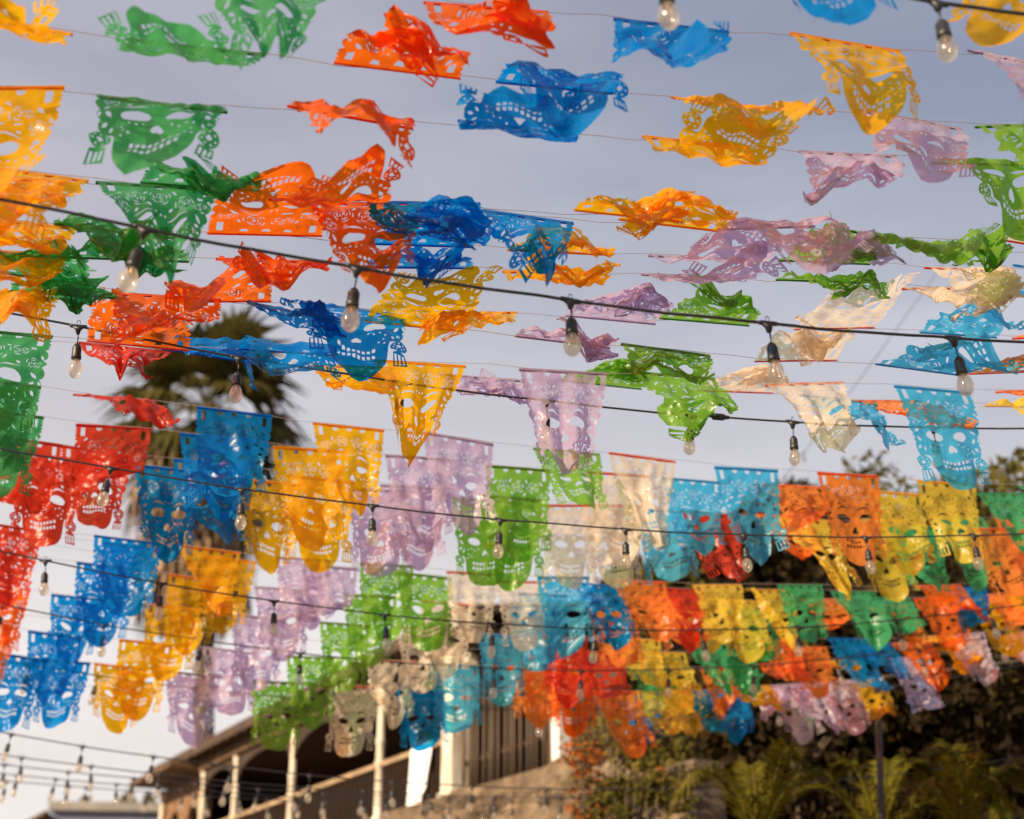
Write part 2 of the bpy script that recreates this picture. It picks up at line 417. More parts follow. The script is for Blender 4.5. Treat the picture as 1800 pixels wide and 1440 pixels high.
# far bay: brick infill with two narrow arched windows
xa, xb = posts[0], posts[1]
wv = MB(); w3 = (xb - xa)
wv.box(xa, xb, .05, .2, ZF, ZF + .35)
for (s, e) in ((0, .14), (.42, .58), (.86, 1.0)): wv.box(xa + w3 * s, xa + w3 * e, .05, .2, ZF + .35, ZE)
far = wv.build('brick_infill', M_brick, house)
for (s, e) in ((.14, .42), (.58, .86)):
    arch_board(xa + w3 * s, xa + w3 * e, .125, ZE, .42, 1.0, M_brick, 'arch_head', far, .15)
    b_ = MB(); b_.box(xa + w3 * s, xa + w3 * e, .30, .34, ZF + .3, ZE); b_.build('window_dark_panel', M_roomshade, far)  # dark panel painting the unlit inside behind each window
b_ = MB(); b_.box(xa - .3, xb - .1, -.75, -.13, ZE + .06, ZE + .16); b_.build('side_roof', M_beam, house)
# door, and near-black panels painting the unlit arched openings on the back wall
for k, (px, kind) in enumerate(((470, 'd'), (560, 'o'), (640, 'o'), (740, 'o'), (880, 'o'))):
    x = a_of(px, 5.3) + 1.2
    m = M_reddoor if kind == 'd' else M_roomshade
    V = []; n = 10; w = .62 if kind == 'd' else .85
    V = [(x - w, 2.57, ZF + .02), (x + w, 2.57, ZF + .02)] + [(x + w * math.cos(math.pi * j / n), 2.57, ZF + 1.35 + .5 * math.sin(math.pi * j / n)) for j in range(n + 1)]
    V2 = [(p[0], 2.59, p[2]) for p in V]; c = len(V)
    make('door' if kind == 'd' else 'archway_dark_panel', V + V2, [tuple(range(c))] + [tuple(range(2 * c - 1, c - 1, -1))] + [(i, (i + 1) % c, c + (i + 1) % c, c + i) for i in range(c)], m, house)
# slatted bamboo screen between the pillar and the white post
sl = None; n = int((xw - xp - .3) / .15)
for k in range(n):
    x = xp + .24 + k * .15
    if sl is None:
        b_ = MB(); b_.lathe([(.026, 0), (.024, .5), (.027, .52), (.024, .54), (.023, 1.1), (.027, 1.12), (.022, 1.7)], 7); sl = b_.build('slat', M_bamboo, house, True); o = sl
    else: o = sl.copy(); COL.objects.link(o)
    o.location = (x, .02 * math.sin(k * 1.7), ZF + .06 + .03 * math.sin(k * 2.3))
for z in (ZF + .5, ZF + 1.25):
    b_ = MB(); b_.box(xp + .17, xw - .09, .03, .07, z, z + .05); b_.build('screen_rail', M_dark, house)
b_ = MB(); b_.box(a1 + .02, xw - .1, .9, 1.0, ZF - .2, ZF + 1.55); b_.build('screen_dark_backing', M_dark, house)  # dark panel added to paint the shaded balcony opening behind the slats
# rubble stones of the lower wall, under the balcony edge
stones = []
z = ZF - .2
rs = random.Random(4)
while z > 3.0:
    h = rs.uniform(.16, .24); x = a_of(640, 4.0)
    while x < a_of(1180, 4.0):
        w = rs.uniform(.2, .46)
        b_ = MB(); J = lambda s=.02: rs.uniform(-s, s)
        V = []
        for (yy, ins) in ((0.03, 0), (-.05, .018), (-.085 - rs.uniform(0, .05), .05)):
            for (ax, az) in ((0, 0), (w - .02, 0), (w - .02, h - .02), (0, h - .02)):
                V.append((x + ax + (ins if ax == 0 else -ins) + J(), yy + J(.008), z - h + az + (ins if az == 0 else -ins) + J()))
        Fc = [(8, 9, 10, 11)]
        for r in (0, 4):
            for k in range(4): Fc.append((r + k, r + (k + 1) % 4, r + 4 + (k + 1) % 4, r + 4 + k))
        make('stone', V, Fc, M_stone, low); x += w
    z -= h
# parapet ledge
b_ = MB(); b_.box(a_of(700, 4.3), a_of(1010, 4.3), -.30, -.162, ZF - .14, ZF + .06); b_.build('ledge', M_stone, house)
# stony bank sloping down from the balcony end
def bank():
    A0, A1 = a_of(760, 4.0), a_of(1290, 4.0); nx, ny = 50, 26; V = []; Fc = []; r = random.Random(6)
    xm = a_of(1130, 4.0)
    def hz_(x, n): return ZF - .12 - .80 * (-.32 - n) + .13 * math.sin(x * 2.3 + n) + .09 * math.sin(x * 5.1 - n * 4) - .55 * max(0, x - xm) ** 1.2
    for j in range(ny + 1):
        for i in range(nx + 1):
            x = A0 + (A1 - A0) * i / nx; n = -.32 - 4.6 * j / ny
            V.append((x, n, max(-.1, hz_(x, n) + r.uniform(-.12, .12))))
    for j in range(ny):
        for i in range(nx):
            k = j * (nx + 1) + i; Fc.append((k, k + nx + 1, k + nx + 2, k + 1))
    o = make('stony_bank', V, Fc, M_stone, None, False)
    o.matrix_world = Matrix.Translation((COLREF.x, COLREF.y, 0)) @ Matrix.Rotation(ang, 4, 'Z')
    tag(o, 'sunlit stony bank sloping down from the end of the balcony', kind='structure')
    for k in range(110):
        x = r.uniform(A0 + .3, A1 - .2); n = -.32 - r.uniform(.0, 1.5); z = hz_(x, n); w = r.uniform(.06, .2)
        V = []
        for (zz, f) in ((-.5, .8), (0, 1), (.45, .75), (.7, .3)):
            for q in range(6): V.append((x + w * f * math.cos(q * 1.047) * r.uniform(.8, 1.2), n + w * f * math.sin(q * 1.047) * r.uniform(.8, 1.2), z + w * zz * r.uniform(.8, 1.1)))
        Fs = [(a * 6 + q, a * 6 + (q + 1) % 6, a * 6 + 6 + (q + 1) % 6, a * 6 + 6 + q) for a in range(3) for q in range(6)] + [(18, 19, 20, 21, 22, 23)]
        make('stone', V, Fs, M_stone, o)
bank()

# white cloth thrown over the handrail
xc0, xc1 = a_of(729, 5.0), a_of(770, 5.0)
V = []; Fc = []; n, mrow = 16, 18
for j in range(mrow + 1):
    s = j / mrow
    for i in range(n + 1):
        t = i / n; x = xc0 + (xc1 - xc0) * (t * (1 - .25 * s) + .0) + .02 * math.sin(5 * s)
        fold = .03 * math.sin(t * 14 + s * 2) * s
        ragged = .10 * math.sin(t * 5 + 1) * (s > .9)
        if s < .15: y = .07 - s / .15 * .145; zz = ZR + .012 + .03 * math.sin(math.pi * s / .15)
        else: y = -.075 - fold; zz = ZR - (s - .15) / .85 * (.95 - (.35 * max(0, t - .6) / .4)) - ragged * 0
        V.append((x, y, zz))
for j in range(mrow):
    for i in range(n):
        k = j * (n + 1) + i; Fc.append((k, k + 1, k + n + 2, k + n + 1))
cl_o = make('cloth', V, Fc, M_cloth, None, True)
cl_o.matrix_world = Matrix.Translation((COLREF.x, COLREF.y, 0)) @ Matrix.Rotation(ang, 4, 'Z')
md = cl_o.modifiers.new('thick', 'SOLIDIFY'); md.thickness = .006
tag(cl_o, 'white cloth thrown over the veranda handrail', 'cloth')

# ------------------------------------------------------------------ far low house on the left
P = at(205, 1440, 46); 
fh = empty('far_house', (P.x, P.y, 0), 0.12); tag(fh, 'low blue-grey house with flat grey roof beyond the veranda building', 'building')
zt = at(200, 1410, 46).z
b_ = MB(); b_.box(-2.0, 1.6, 0, 5, 0, zt - .28); b_.build('wall', M_bluepaint, fh)
b_ = MB(); b_.box(-2.15, 1.75, -.25, 5.2, zt - .277, zt); b_.build('roof', M_greyroof, fh)
b_ = MB(); b_.add([(-2.2, -.3, zt - .42), (-2.2, 5, zt - .42), (-3.2, -.3, zt - 1.0), (-3.2, 5, zt - 1.0), (-2.2, -.3, zt - .3), (-2.2, 5, zt - .3), (-3.2, -.3, zt - .88), (-3.2, 5, zt - .88)],
    [(0, 2, 3, 1), (4, 5, 7, 6), (0, 4, 6, 2), (1, 3, 7, 5), (2, 6, 7, 3), (0, 1, 5, 4)]); b_.build('porch_roof', M_beam, fh)

# ------------------------------------------------------------------ foliage
def leaf_cloud(name, blobs, count, size, m, parent, seed, droop=0.3):
    """many leaf blades spread through a set of ellipsoids"""
    r = np.random.default_rng(seed)
    vol = np.array([b[3] * b[4] * b[5] for b in blobs]); vol = vol ** .5; pr = vol / vol.sum()
    idx = r.choice(len(blobs), count, p=pr)
    B = np.array(blobs)[idx]
    d = r.normal(size=(count, 3)); d /= np.linalg.norm(d, axis=1)[:, None]
    rad = r.uniform(.25, 1.0, count) ** .6
    C = B[:, :3] + d * B[:, 3:6] * rad[:, None]
    ax = r.normal(size=(count, 3)) + d * .8; ax[:, 2] -= droop; ax /= np.linalg.norm(ax, axis=1)[:, None]
    t = np.cross(ax, r.normal(size=(count, 3))); t /= np.linalg.norm(t, axis=1)[:, None]
    s = size * r.uniform(.6, 1.4, count)[:, None]
    q = np.stack([C - ax * s, C + t * s * .42, C + ax * s, C - t * s * .42], 1).reshape(-1, 3)
    me = bpy.data.meshes.new(name); me.vertices.add(len(q)); me.vertices.foreach_set('co', q.astype(np.float32).ravel())
    me.loops.add(len(q)); me.loops.foreach_set('vertex_index', np.arange(len(q), dtype=np.int32))
    me.polygons.add(count); me.polygons.foreach_set('loop_start', np.arange(0, len(q), 4, dtype=np.int32))
    me.update(calc_edges=True); me.materials.append(m)
    return link(bpy.data.objects.new(name, me), parent)
def tree(name, label, base, H, rx, m, seed, count=6000, size=.2, lobes=9, group=None, low=.25):
    r = random.Random(seed)
    t = empty(name, base); tag(t, label, 'tree', group)
    b = MB(); b.tube([(0, 0, 0), (.1, .05, H * .3), (-.05, .1, H * .6), (0, 0, H * .9)], [.2, .16, .11, .04], 8)
    blobs = [(0, 0, H * .93, rx * .28, rx * .28, H * .06), (rx * .25, 0, H * .88, rx * .34, rx * .3, H * .06)]
    for k in range(lobes):
        a = r.uniform(0, 6.28); zz = H * r.uniform(low, .92); rr = rx * r.uniform(.15, .75) * (1.15 - .5 * zz / H)
        c = (rr * math.cos(a), rr * math.sin(a), zz)
        b.tube([(0, 0, max(.3, zz - .8)), (c[0] * .5, c[1] * .5, zz - .3), c], [.07, .05, .02], 5)
        s = rx * r.uniform(.30, .55); blobs.append((*c, s, s, s * .75))
    b.build('trunk', M_bark, t, True)
    leaf_cloud('crown', blobs, count, size, m, t, seed)
    return t
def ground_under(px, depth):
    p = at(px, 1440, depth); return Vector((p.x, p.y, 0))
def height_at(px, py, depth): return at(px, py, depth).z

specs = [  # px, top py, depth, radius, material, label, leaves, leaf size
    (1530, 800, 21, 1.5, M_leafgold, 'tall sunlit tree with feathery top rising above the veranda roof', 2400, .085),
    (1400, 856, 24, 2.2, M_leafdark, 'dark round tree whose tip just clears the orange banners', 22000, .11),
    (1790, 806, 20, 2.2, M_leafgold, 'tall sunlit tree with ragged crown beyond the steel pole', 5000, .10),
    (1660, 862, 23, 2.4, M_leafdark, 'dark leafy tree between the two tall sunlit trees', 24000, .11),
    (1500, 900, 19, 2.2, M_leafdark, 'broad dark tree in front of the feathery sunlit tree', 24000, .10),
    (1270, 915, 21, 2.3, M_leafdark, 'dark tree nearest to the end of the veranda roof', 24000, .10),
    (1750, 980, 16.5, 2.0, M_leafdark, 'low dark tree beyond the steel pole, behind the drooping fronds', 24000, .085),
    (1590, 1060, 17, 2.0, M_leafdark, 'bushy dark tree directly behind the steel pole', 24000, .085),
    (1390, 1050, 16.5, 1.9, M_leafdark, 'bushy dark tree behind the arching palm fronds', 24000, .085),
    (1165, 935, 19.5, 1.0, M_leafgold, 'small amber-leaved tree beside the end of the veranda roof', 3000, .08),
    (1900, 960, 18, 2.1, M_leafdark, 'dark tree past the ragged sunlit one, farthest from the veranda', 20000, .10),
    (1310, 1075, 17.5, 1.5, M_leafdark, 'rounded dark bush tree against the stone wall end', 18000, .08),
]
for k, (px, py, dpt, rx, m, lab, cnt, sz) in enumerate(specs):
    P = at(px, py, dpt); H = P.z / .98
    tree('broadleaf_tree', lab, Vector((P.x, P.y, 0)), H, rx, m, 100 + k, cnt, sz, 14, 'trees behind the courtyard', low=.3)
for k, (px, py, dpt) in enumerate(((150, 1402, 52), (225, 1392, 54), (262, 1398, 50))):
    P = at(px, py, dpt); H = P.z / .98
    tree('far_shrub_tree', ['small pale tree showing above the flat grey roof, farthest from the veranda', 'small pale tree showing above the middle of the flat grey roof', 'small pale tree above the flat grey roof, next to the veranda'][k], Vector((P.x, P.y, 0)), H, 1.0, M_leafgold, 300 + k, 1500, .14, 7, 'trees beyond the low house', .6)

# wooded slope behind the trees
def slope():
    nx, ny = 60, 24; V = []; Fc = []; rr_ = np.random.default_rng(3)
    for j in range(ny + 1):
        for i in range(nx + 1):
            x = 3.5 + 46 * i / nx; y = 23 + 40 * j / ny
            z = 9.2 * min(1, max(0, (x - 4.0) / 6.5)) ** .6 * min(1, .25 + j / 5) + .9 * math.sin(x * .9 + j) * (j > 1) + rr_.normal() * .25
            V.append((x, y, max(-.3, z if j > 0 else -.3)))
    for j in range(ny):
        for i in range(nx):
            k = j * (nx + 1) + i; Fc.append((k, k + 1, k + nx + 2, k + nx + 1))
    return make('hillside', V, Fc, pmat('wooded_slope', (.012, .009, .005), (.035, .026, .011), 1.5, .95, .8, 5), None, True)
tag(slope(), 'dark overgrown hillside behind the trees', kind='structure')

# vines with rust blooms over the lower wall
vb = []; rv = random.Random(8)
for k in range(20):
    px = rv.uniform(1020, 1170); py = 1290 + rv.uniform(-20, 170) - (px - 1010) * .12
    p = at(px, py, 14.6 + rv.uniform(-.5, .6)); s = rv.uniform(.10, .28); vb.append((p.x, p.y, p.z, s, s, s))
c = Vector((sum(b[0] for b in vb) / len(vb), sum(b[1] for b in vb) / len(vb), 0))
vine = empty('flowering_vine', c); tag(vine, 'climbing vine with rust-orange blooms hanging over the stone wall', 'vine')
vbl = [(b[0] - c.x, b[1] - c.y, *b[2:]) for b in vb]
leaf_cloud('foliage', vbl, 800, .045, M_vine, vine, 21); leaf_cloud('blossom', vbl[::4], 420, .045, M_bloom, vine, 22)
st = MB()
for b in vbl[::2]: st.tube([(b[0] * .6, b[1] * .6, 0), (b[0] * .9, b[1] * .9, b[2] * .6), b[:3]], [.02, .015, .006], 5)
st.build('stem', M_bark, vine)

for k, (px, py, dp, w) in enumerate(((1165, 1385, 13.8, .22), (1075, 1400, 14.2, .20))):
    P = at(px, py, dp); bs = empty('bank_shrub', (P.x, P.y, 0)); rb_ = random.Random(k + 50)
    tag(bs, ['olive shrub at the foot of the arching frond, on the stony bank', 'tiny amber shrub low on the stony bank'][k], 'shrub')
    bl = [(rb_.uniform(-w, w), rb_.uniform(-w, w) * .6, P.z + rb_.uniform(-.5, .1), w * .6, w * .6, w * .5) for _ in range(7)]
    leaf_cloud('foliage', bl, 500, .045, M_leafgold if k else M_vine, bs, 500 + k)
    q_ = MB(); [q_.tube([(0, 0, 0), (b[0] * .6, b[1] * .6, b[2] * .7), b[:3]], [.03, .02, .006], 5) for b in bl]; q_.build('stem', M_bark, bs)

# arching feather palms at the lower right
def frond(name, path, leaf, n, m, parent, seed, w=.010):
    r = random.Random(seed); b = MB(); pts = []
    N = 24
    P0, P1, P2 = [Vector(p) for p in path]
    def bz(t): return P0 * (1 - t) ** 2 + P1 * 2 * t * (1 - t) + P2 * t * t
    pts = [bz(i / N) for i in range(N + 1)]
    b.tube(pts, [.016 * (1 - .8 * i / N) + .003 for i in range(N + 1)], 5)
    for k in range(n):
        t = .12 + .88 * k / n; p = bz(t); tg = (bz(min(1, t + .02)) - bz(t - .02)).normalized()
        side = tg.cross(Vector((0, 0, 1))).normalized(); up = side.cross(tg)
        for s in (-1, 1):
            d = (tg * .75 + side * s * .8 + up * r.uniform(-.1, .35)).normalized()
            ln = leaf * (math.sin(math.pi * min(1, t * .85 + .12)) * .8 + .2) * r.uniform(.85, 1.1)
            tip = p + d * ln - Vector((0, 0, ln * r.uniform(.15, .4)))
            mid = p + d * ln * .5
            nrm = d.cross(up).normalized() * w
            b.add([p, mid + nrm, tip, mid - nrm], [(0, 1, 2, 3)])
    return b.build(name, m, parent)
def feather_palm(label, px, depth, fr, seed):
    base = ground_under(px, depth); t = empty('feather_palm', base); tag(t, label, 'palm', 'feather palms by the steel pole')
    hub = at(px, 1500, depth) - base
    b = MB(); b.tube([(0, 0, 0), hub * .5, hub], [.11, .09, .07], 8); b.build('trunk', M_bark, t, True)
    for k, (mx, my, ex, ey, dd, lf) in enumerate(fr):
        P1 = at(mx, my, depth + dd * .5) - base; P2 = at(ex, ey, depth + dd) - base
        frond('frond', (hub, P1, P2), lf, 66, M_frond, t, seed + k)
    return t
feather_palm('feather palm with one big frond arching over beside the stone wall', 1330, 13.0,
    [(1235, 1225, 1165, 1470, -.6, .34), (1290, 1290, 1195, 1400, .4, .30), (1385, 1250, 1392, 1335, -.3, .30), (1400, 1290, 1480, 1390, -.4, .30), (1330, 1300, 1310, 1360, .8, .28)], 40)
feather_palm('feather palm with spreading yellow-green fronds right behind the steel pole', 1545, 14.0,
    [(1470, 1340, 1390, 1400, .3, .32), (1510, 1280, 1465, 1375, .5, .30), (1590, 1290, 1620, 1370, .2, .32), (1560, 1300, 1565, 1345, .8, .3), (1620, 1360, 1690, 1440, -.4, .3)], 60)
feather_palm('feather palm with drooping fronds farthest from the stone wall', 1690, 12.5,
    [(1650, 1290, 1600, 1420, -.3, .34), (1690, 1270, 1660, 1335, .3, .32), (1730, 1290, 1760, 1440, -.2, .34), (1740, 1300, 1800, 1380, .3, .34), (1690, 1300, 1705, 1330, -.6, .3)], 80)

# ------------------------------------------------------------------ tall fan palm
def fan_palm():
    depth = 39.0; top = at(368, 710, depth); base = Vector((top.x + 1.0, top.y, 0))
    t = empty('fan_palm', base); tag(t, 'tall fan palm with a shaggy brown skirt of dead fronds', 'palm')
    hub = top - base; r = random.Random(5)
    b = MB(); b.tube([(0, 0, 0), hub * .4 + Vector((.1, 0, 0)), hub * .8, hub], [.32, .26, .22, .18], 10); b.build('trunk', M_bark, t, True)
    def fan(c, d, size, m, droop, name, ribs=22):
        up = Vector((0, 0, 1)); side = d.cross(up); side = side.normalized() if side.length > .1 else Vector((1, 0, 0)); nrm = side.cross(d).normalized()
        b = MB(); stem = c + d * size * .75; b.tube([c, c + d * size * .4 + Vector((0, 0, .05)), stem], [.03, .022, .015], 5)
        for k in range(ribs):
            a = R(-105 + 210 * k / (ribs - 1)); e = (d * math.cos(a) + side * math.sin(a)).normalized()
            L = size * (.75 + .25 * math.cos(a)) * r.uniform(.85, 1.1)
            tip = stem + e * L - Vector((0, 0, droop * L * r.uniform(.5, 1.2))); mid = stem + e * L * .55 - Vector((0, 0, droop * L * .15)) + nrm * .05
            w = e.cross(nrm).normalized() * L * .055
            b.add([stem, mid + w, tip, mid - w], [(0, 1, 2, 3)])
        return b.build(name, m, t)
    for k in range(34):
        a = k * 2.399; el = R(75 - k * 3.6 + r.uniform(-8, 8)); d = Vector((math.cos(a) * math.cos(el), math.sin(a) * math.cos(el), math.sin(el)))
        fan(hub + Vector((0, 0, -.018 * k)), d, r.uniform(1.6, 2.15), M_palm, .35 + .01 * k, 'frond')
    # dead skirt: strands hanging along the trunk, too many to count
    b = MB()
    for k in range(2200):
        z = r.uniform(-5.8, -.9); a = r.uniform(0, 6.283); rr = .45 + 1.55 * min(1, (-z) / 2.2) * r.uniform(.35, 1) * (1 if z > -3.6 else .75)
        L = r.uniform(.5, 1.1); p = hub + Vector((rr * math.cos(a), rr * math.sin(a), z)); q = p + Vector((.18 * math.cos(a) * r.uniform(-.4, 1), .18 * math.sin(a), -L))
        i = hub + Vector((rr * .35 * math.cos(a), rr * .35 * math.sin(a), z + .5)); tn = Vector((-math.sin(a), math.cos(a), 0)) * r.uniform(.03, .075)
        b.add([i, p + tn, q, p - tn], [(0, 1, 2, 3)])
    o = b.build('skirt', M_skirt, t); o['kind'] = 'stuff'
    return t
fan_palm()

# ------------------------------------------------------------------ steel pole
tp = at(1541, 1190, 12.6); lr_ = ray(1550, 1440); lp = CAM + lr_ * ((tp.y - CAM.y) / lr_.y); dv = (lp - tp) / (tp.z - lp.z); bp_ = tp + dv * tp.z
pole = empty('steel_pole', bp_); tag(pole, 'slim dark steel pole standing among the feather palms', 'pole')
top_ = tp - bp_
b_ = MB(); b_.tube([(0, 0, 0), top_ * .5, top_ * .51, top_], [.034, .034, .029, .029], 14); b_.build('shaft', M_steel, pole, True)
b_ = MB(); b_.lathe([(.045, 0), (.045, .03), (.02, .06)], 14, top_); b_.build('cap', M_dark, pole, True)
b_ = MB(); b_.lathe([(.11, 0), (.11, .02), (.06, .03), (.06, .1)], 14); b_.build('base_plate', M_dark, pole, True)

# ------------------------------------------------------------------ strings: quadratic sag curves through three sight lines
class Cord:
    def __init__(s, y0, y9, y18, depth, skew=.10, wob=1.0):
        s.wob = wob
        A = at(0, y0, depth * (1 - skew)); B = at(1800, y18, depth * (1 + skew))
        t = A.x / (A.x - B.x)                       # where the straight plan line crosses the middle of the view
        pl = A.lerp(B, t); v = ray(900, y9); k = (pl.y - CAM.y) / v.y
        zm = CAM.z + v.z * k
        s.A, s.B = A, B; s.sag = (zm - pl.z) / (t * (1 - t)); s.ph = y0 * .7
    def p(s, t):
        q = s.A.lerp(s.B, t); q.z += s.sag * t * (1 - t) + s.wob * (.007 * math.sin(31 * t + s.ph) + .004 * math.sin(73 * t + 2 * s.ph)); return q
    def t_of(s, px):
        lo, hi = -.6, 1.6
        for _ in range(50):
            m = (lo + hi) / 2
            if proj(s.p(m))[0] < px: lo = m
            else: hi = m
        return m
    def walk(s, t, d):
        """parameter a distance d further along"""
        n = 12; 
        for _ in range(n):
            T = (s.p(t + .005) - s.p(t - .005)); t += d / n / (T.length / .01)
        return t

# ------------------------------------------------------------------ papel picado template
W, LN = .43, .64
def ell(cx, cy, rx, ry, n=10, rot=0.0):
    c, s = math.cos(rot), math.sin(rot)
    return [(cx + rx * math.cos(2 * math.pi * k / n) * c - ry * math.sin(2 * math.pi * k / n) * s,
             cy + rx * math.cos(2 * math.pi * k / n) * s + ry * math.sin(2 * math.pi * k / n) * c) for k in range(n)]
def arc_slit(cx, cy, r, a0, a1, th, n=4):
    o = [(cx + (r + th * math.sin(math.pi * k / n) * .6) * math.cos(a0 + (a1 - a0) * k / n), cy + (r + th * math.sin(math.pi * k / n) * .6) * math.sin(a0 + (a1 - a0) * k / n)) for k in range(n + 1)]
    i = [(cx + (r - th * math.sin(math.pi * k / n) * .6) * math.cos(a0 + (a1 - a0) * k / n), cy + (r - th * math.sin(math.pi * k / n) * .6) * math.sin(a0 + (a1 - a0) * k / n)) for k in range(n - 1, 0, -1)]
    return o + i
def lens(x0, y0, x1, y1, w, bend=0.0, n=4):
    dx, dy = x1 - x0, y1 - y0; L = math.hypot(dx, dy); nx, ny = -dy / L, dx / L
    top = [(x0 + dx * k / n + nx * (bend * math.sin(math.pi * k / n) + w * math.sin(math.pi * k / n)), y0 + dy * k / n + ny * (bend * math.sin(math.pi * k / n) + w * math.sin(math.pi * k / n))) for k in range(n + 1)]
    bot = [(x0 + dx * k / n + nx * (bend * math.sin(math.pi * k / n) - w * math.sin(math.pi * k / n)), y0 + dy * k / n + ny * (bend * math.sin(math.pi * k / n) - w * math.sin(math.pi * k / n))) for k in range(n - 1, 0, -1)]
    return top + bot
def rect(cx, cy, w, h): return [(cx - w / 2, cy - h / 2), (cx + w / 2, cy - h / 2), (cx + w / 2, cy + h / 2), (cx - w / 2, cy + h / 2)]
def rose(cx, cy, sc, ph):
    H = [ell(cx, cy, .006 * sc, .006 * sc, 6)]
    for (r, n, th, o) in ((.015, 3, .0034, 0), (.027, 4, .0043, .5), (.040, 5, .0046, .2)):
        for k in range(n):
            a = ph + o + 2 * math.pi * k / n; H.append(arc_slit(cx, cy, r * sc, a, a + 2 * math.pi / n * .74, th * sc))
    return H
def template(var):
    r = random.Random(var); hw = W / 2
    half = [(hw, 0), (hw, .012)]
    for k in range(5):                                     # pinked tab edge
        s = .016 + k * .021; half += [(hw - .009, s), (hw - .001, s + .006), (hw - .001, s + .014)]
    s = .122
    for k, (hh, am) in enumerate(((.055, .014), (.055, .016), (.058, .015), (.05, .010), (.045, .006))):   # rose scallops
        bx = hw - .016 - (.004 * k)
        for q in range(6):
            half.append((bx + am * math.sin(math.pi * q / 6), s + hh * q / 6))
        s += hh
    half += [(.186, .392), (.176, .412)]
    ecx, ecy, er = .172, .450, .036                        # earring
    for k in range(9):
        a = R(-70 + 150 * k / 8); half.append((ecx + er * math.cos(a), ecy + er * math.sin(a)))
    half += [(ecx + .026, ecy + .042), (ecx + .030, ecy + .118), (ecx - .030, ecy + .118), (ecx - .026, ecy + .042)]
    for k in range(9):
        a = R(100 + 150 * k / 8); half.append((ecx + er * math.cos(a), ecy + er * math.sin(a)))
    half += [(.150, .414), (.134, .420), (.129, .445), (.127, .480), (.122, .520), (.111, .560), (.092, .595), (.064, .622), (.033, .636)]
    outline = half + [(0, LN)] + [(-x, y) for x, y in reversed(half)]
    H = []
    for sx in (-1, 1):
        H.append(rect(sx * .172, .058, .024, .062)); H.append([(sx * .082 - .017, .022), (sx * .082 + .017, .022), (sx * .082 + .010, .042), (sx * .082 - .010, .042)])
    H.append([(-.018, .022), (.018, .022), (.010, .044), (-.010, .044)])
    v = .006 * var
    if var == 3:
        H += rose(.052, .128, 1.0, .3) + rose(-.052, .128, 1.0, 1.3) + rose(.150, .158, .85, 1.1) + rose(-.150, .158, .85, 2.0)
    else:
        H += rose(0, .128 + v, .95, .3) + rose(.098, .150 - v, .92, 1.1) + rose(-.098, .150 - v, .92, 2.0)
        H += rose(.160, .208, .72, .2) + rose(-.160, .208, .72, 2.6)
    for sx in (-1, 1):
        if var == 3:
            H += [lens(sx * .100, .092, sx * .112, .116, .006), lens(sx * .110, .200, sx * .150, .216, .007), lens(sx * .040, .185, sx * .085, .200, .006), lens(sx * .158, .222, sx * .180, .246, .007)]
        else:
            H += [lens(sx * .045, .085, sx * .062, .112, .006), lens(sx * .140, .100, sx * .165, .125, .007), lens(sx * .052, .175, sx * .036, .200, .006), lens(sx * .090, .205, sx * .108, .222, .006), lens(sx * .186, .150, sx * .196, .175, .006)]
        H += [ lens(sx * .150, .262, sx * .176, .285, .008), lens(sx * .168, .305, sx * .150, .335, .008), lens(sx * .186, .300, sx * .192, .330, .006),
              lens(sx * .160, .355, sx * .176, .378, .007), lens(sx * .142, .365, sx * .150, .395, .005)]
        H.append(lens(sx * .028, .258, sx * .118, .252, .0062, -.020 * sx, 6))          # brow
        e = (1, 1.08, 1.16, .94)[var]
        H.append(ell(sx * .072, .308, .043 * e, .025 * e, 14, sx * R(-18 if var != 2 else 14)))   # eye
        for k in range(4): H.append(ell(sx * (.045 + .023 * k), .358 + .010 * (k % 2), .0048, .0048, 6))
        for (x, y) in ((.108, .395), (.090, .412), (.112, .425)): H.append(ell(sx * x, y, .0048, .0048, 6))
        H.append(ell(sx * ecx, ecy, .012, .012, 4))
        for k in range(7):
            a = 2 * math.pi * k / 7 + .2; H.append(ell(sx * ecx + .0235 * math.cos(a), ecy + .0235 * math.sin(a), .0042, .0042, 5))
        for k in range(3): H.append(rect(sx * ecx + (k - 1) * .0165, ecy + .080, .0095, .056))
    H.append([(0, .362), (.010, .372), (.021, .394), (.019, .408), (.008, .412), (0, .404), (-.008, .412), (-.019, .408), (-.021, .394), (-.010, .372)])
    for (y, k0) in ((.474, .018), (.508, .016)):
        for k in range(8):
            x = (k - 3.5) * .0205; H.append(rect(x, y - k0 * (x / .075) ** 2, .0125, .0185))
    for k in range(3): H.append(ell((k - 1) * .02, .232 + (.006 if k == 1 else 0), .0045, .007, 6))
    # triangulate
    polys = [outline] + H
    pts = []; edges = []
    for pl in polys:
        k = len(pts); n = len(pl); pts += pl; edges += [(k + i, k + (i + 1) % n) for i in range(n)]
    segx = np.array([p for pl in polys for p in pl]); 
    def inside(P, pl):
        x, y = P[:, 0], P[:, 1]; c = np.zeros(len(P), bool); n = len(pl)
        for i in range(n):
            x0, y0 = pl[i]; x1, y1 = pl[(i + 1) % n]
            if y0 == y1: continue
            m = ((y0 > y) != (y1 > y)) & (x < (x1 - x0) * (y - y0) / (y1 - y0) + x0); c ^= m
        return c
    gx, gy = np.meshgrid(np.arange(-hw + .012, hw, .021), np.arange(.010, LN, .021)); G = np.stack([gx.ravel(), gy.ravel()], 1)
    keep = inside(G, outline)
    for pl in H: keep &= ~inside(G, pl)
    G = G[keep]
    dmin = np.sqrt(((G[:, None, :] - segx[None]) ** 2).sum(2)).min(1); G = G[dmin > .0075]
    pts = [Vector(p) for p in pts] + [Vector(p) for p in G]
    v2, _, f2, *_ = delaunay_2d_cdt(pts, edges, [], 0, 1e-7)
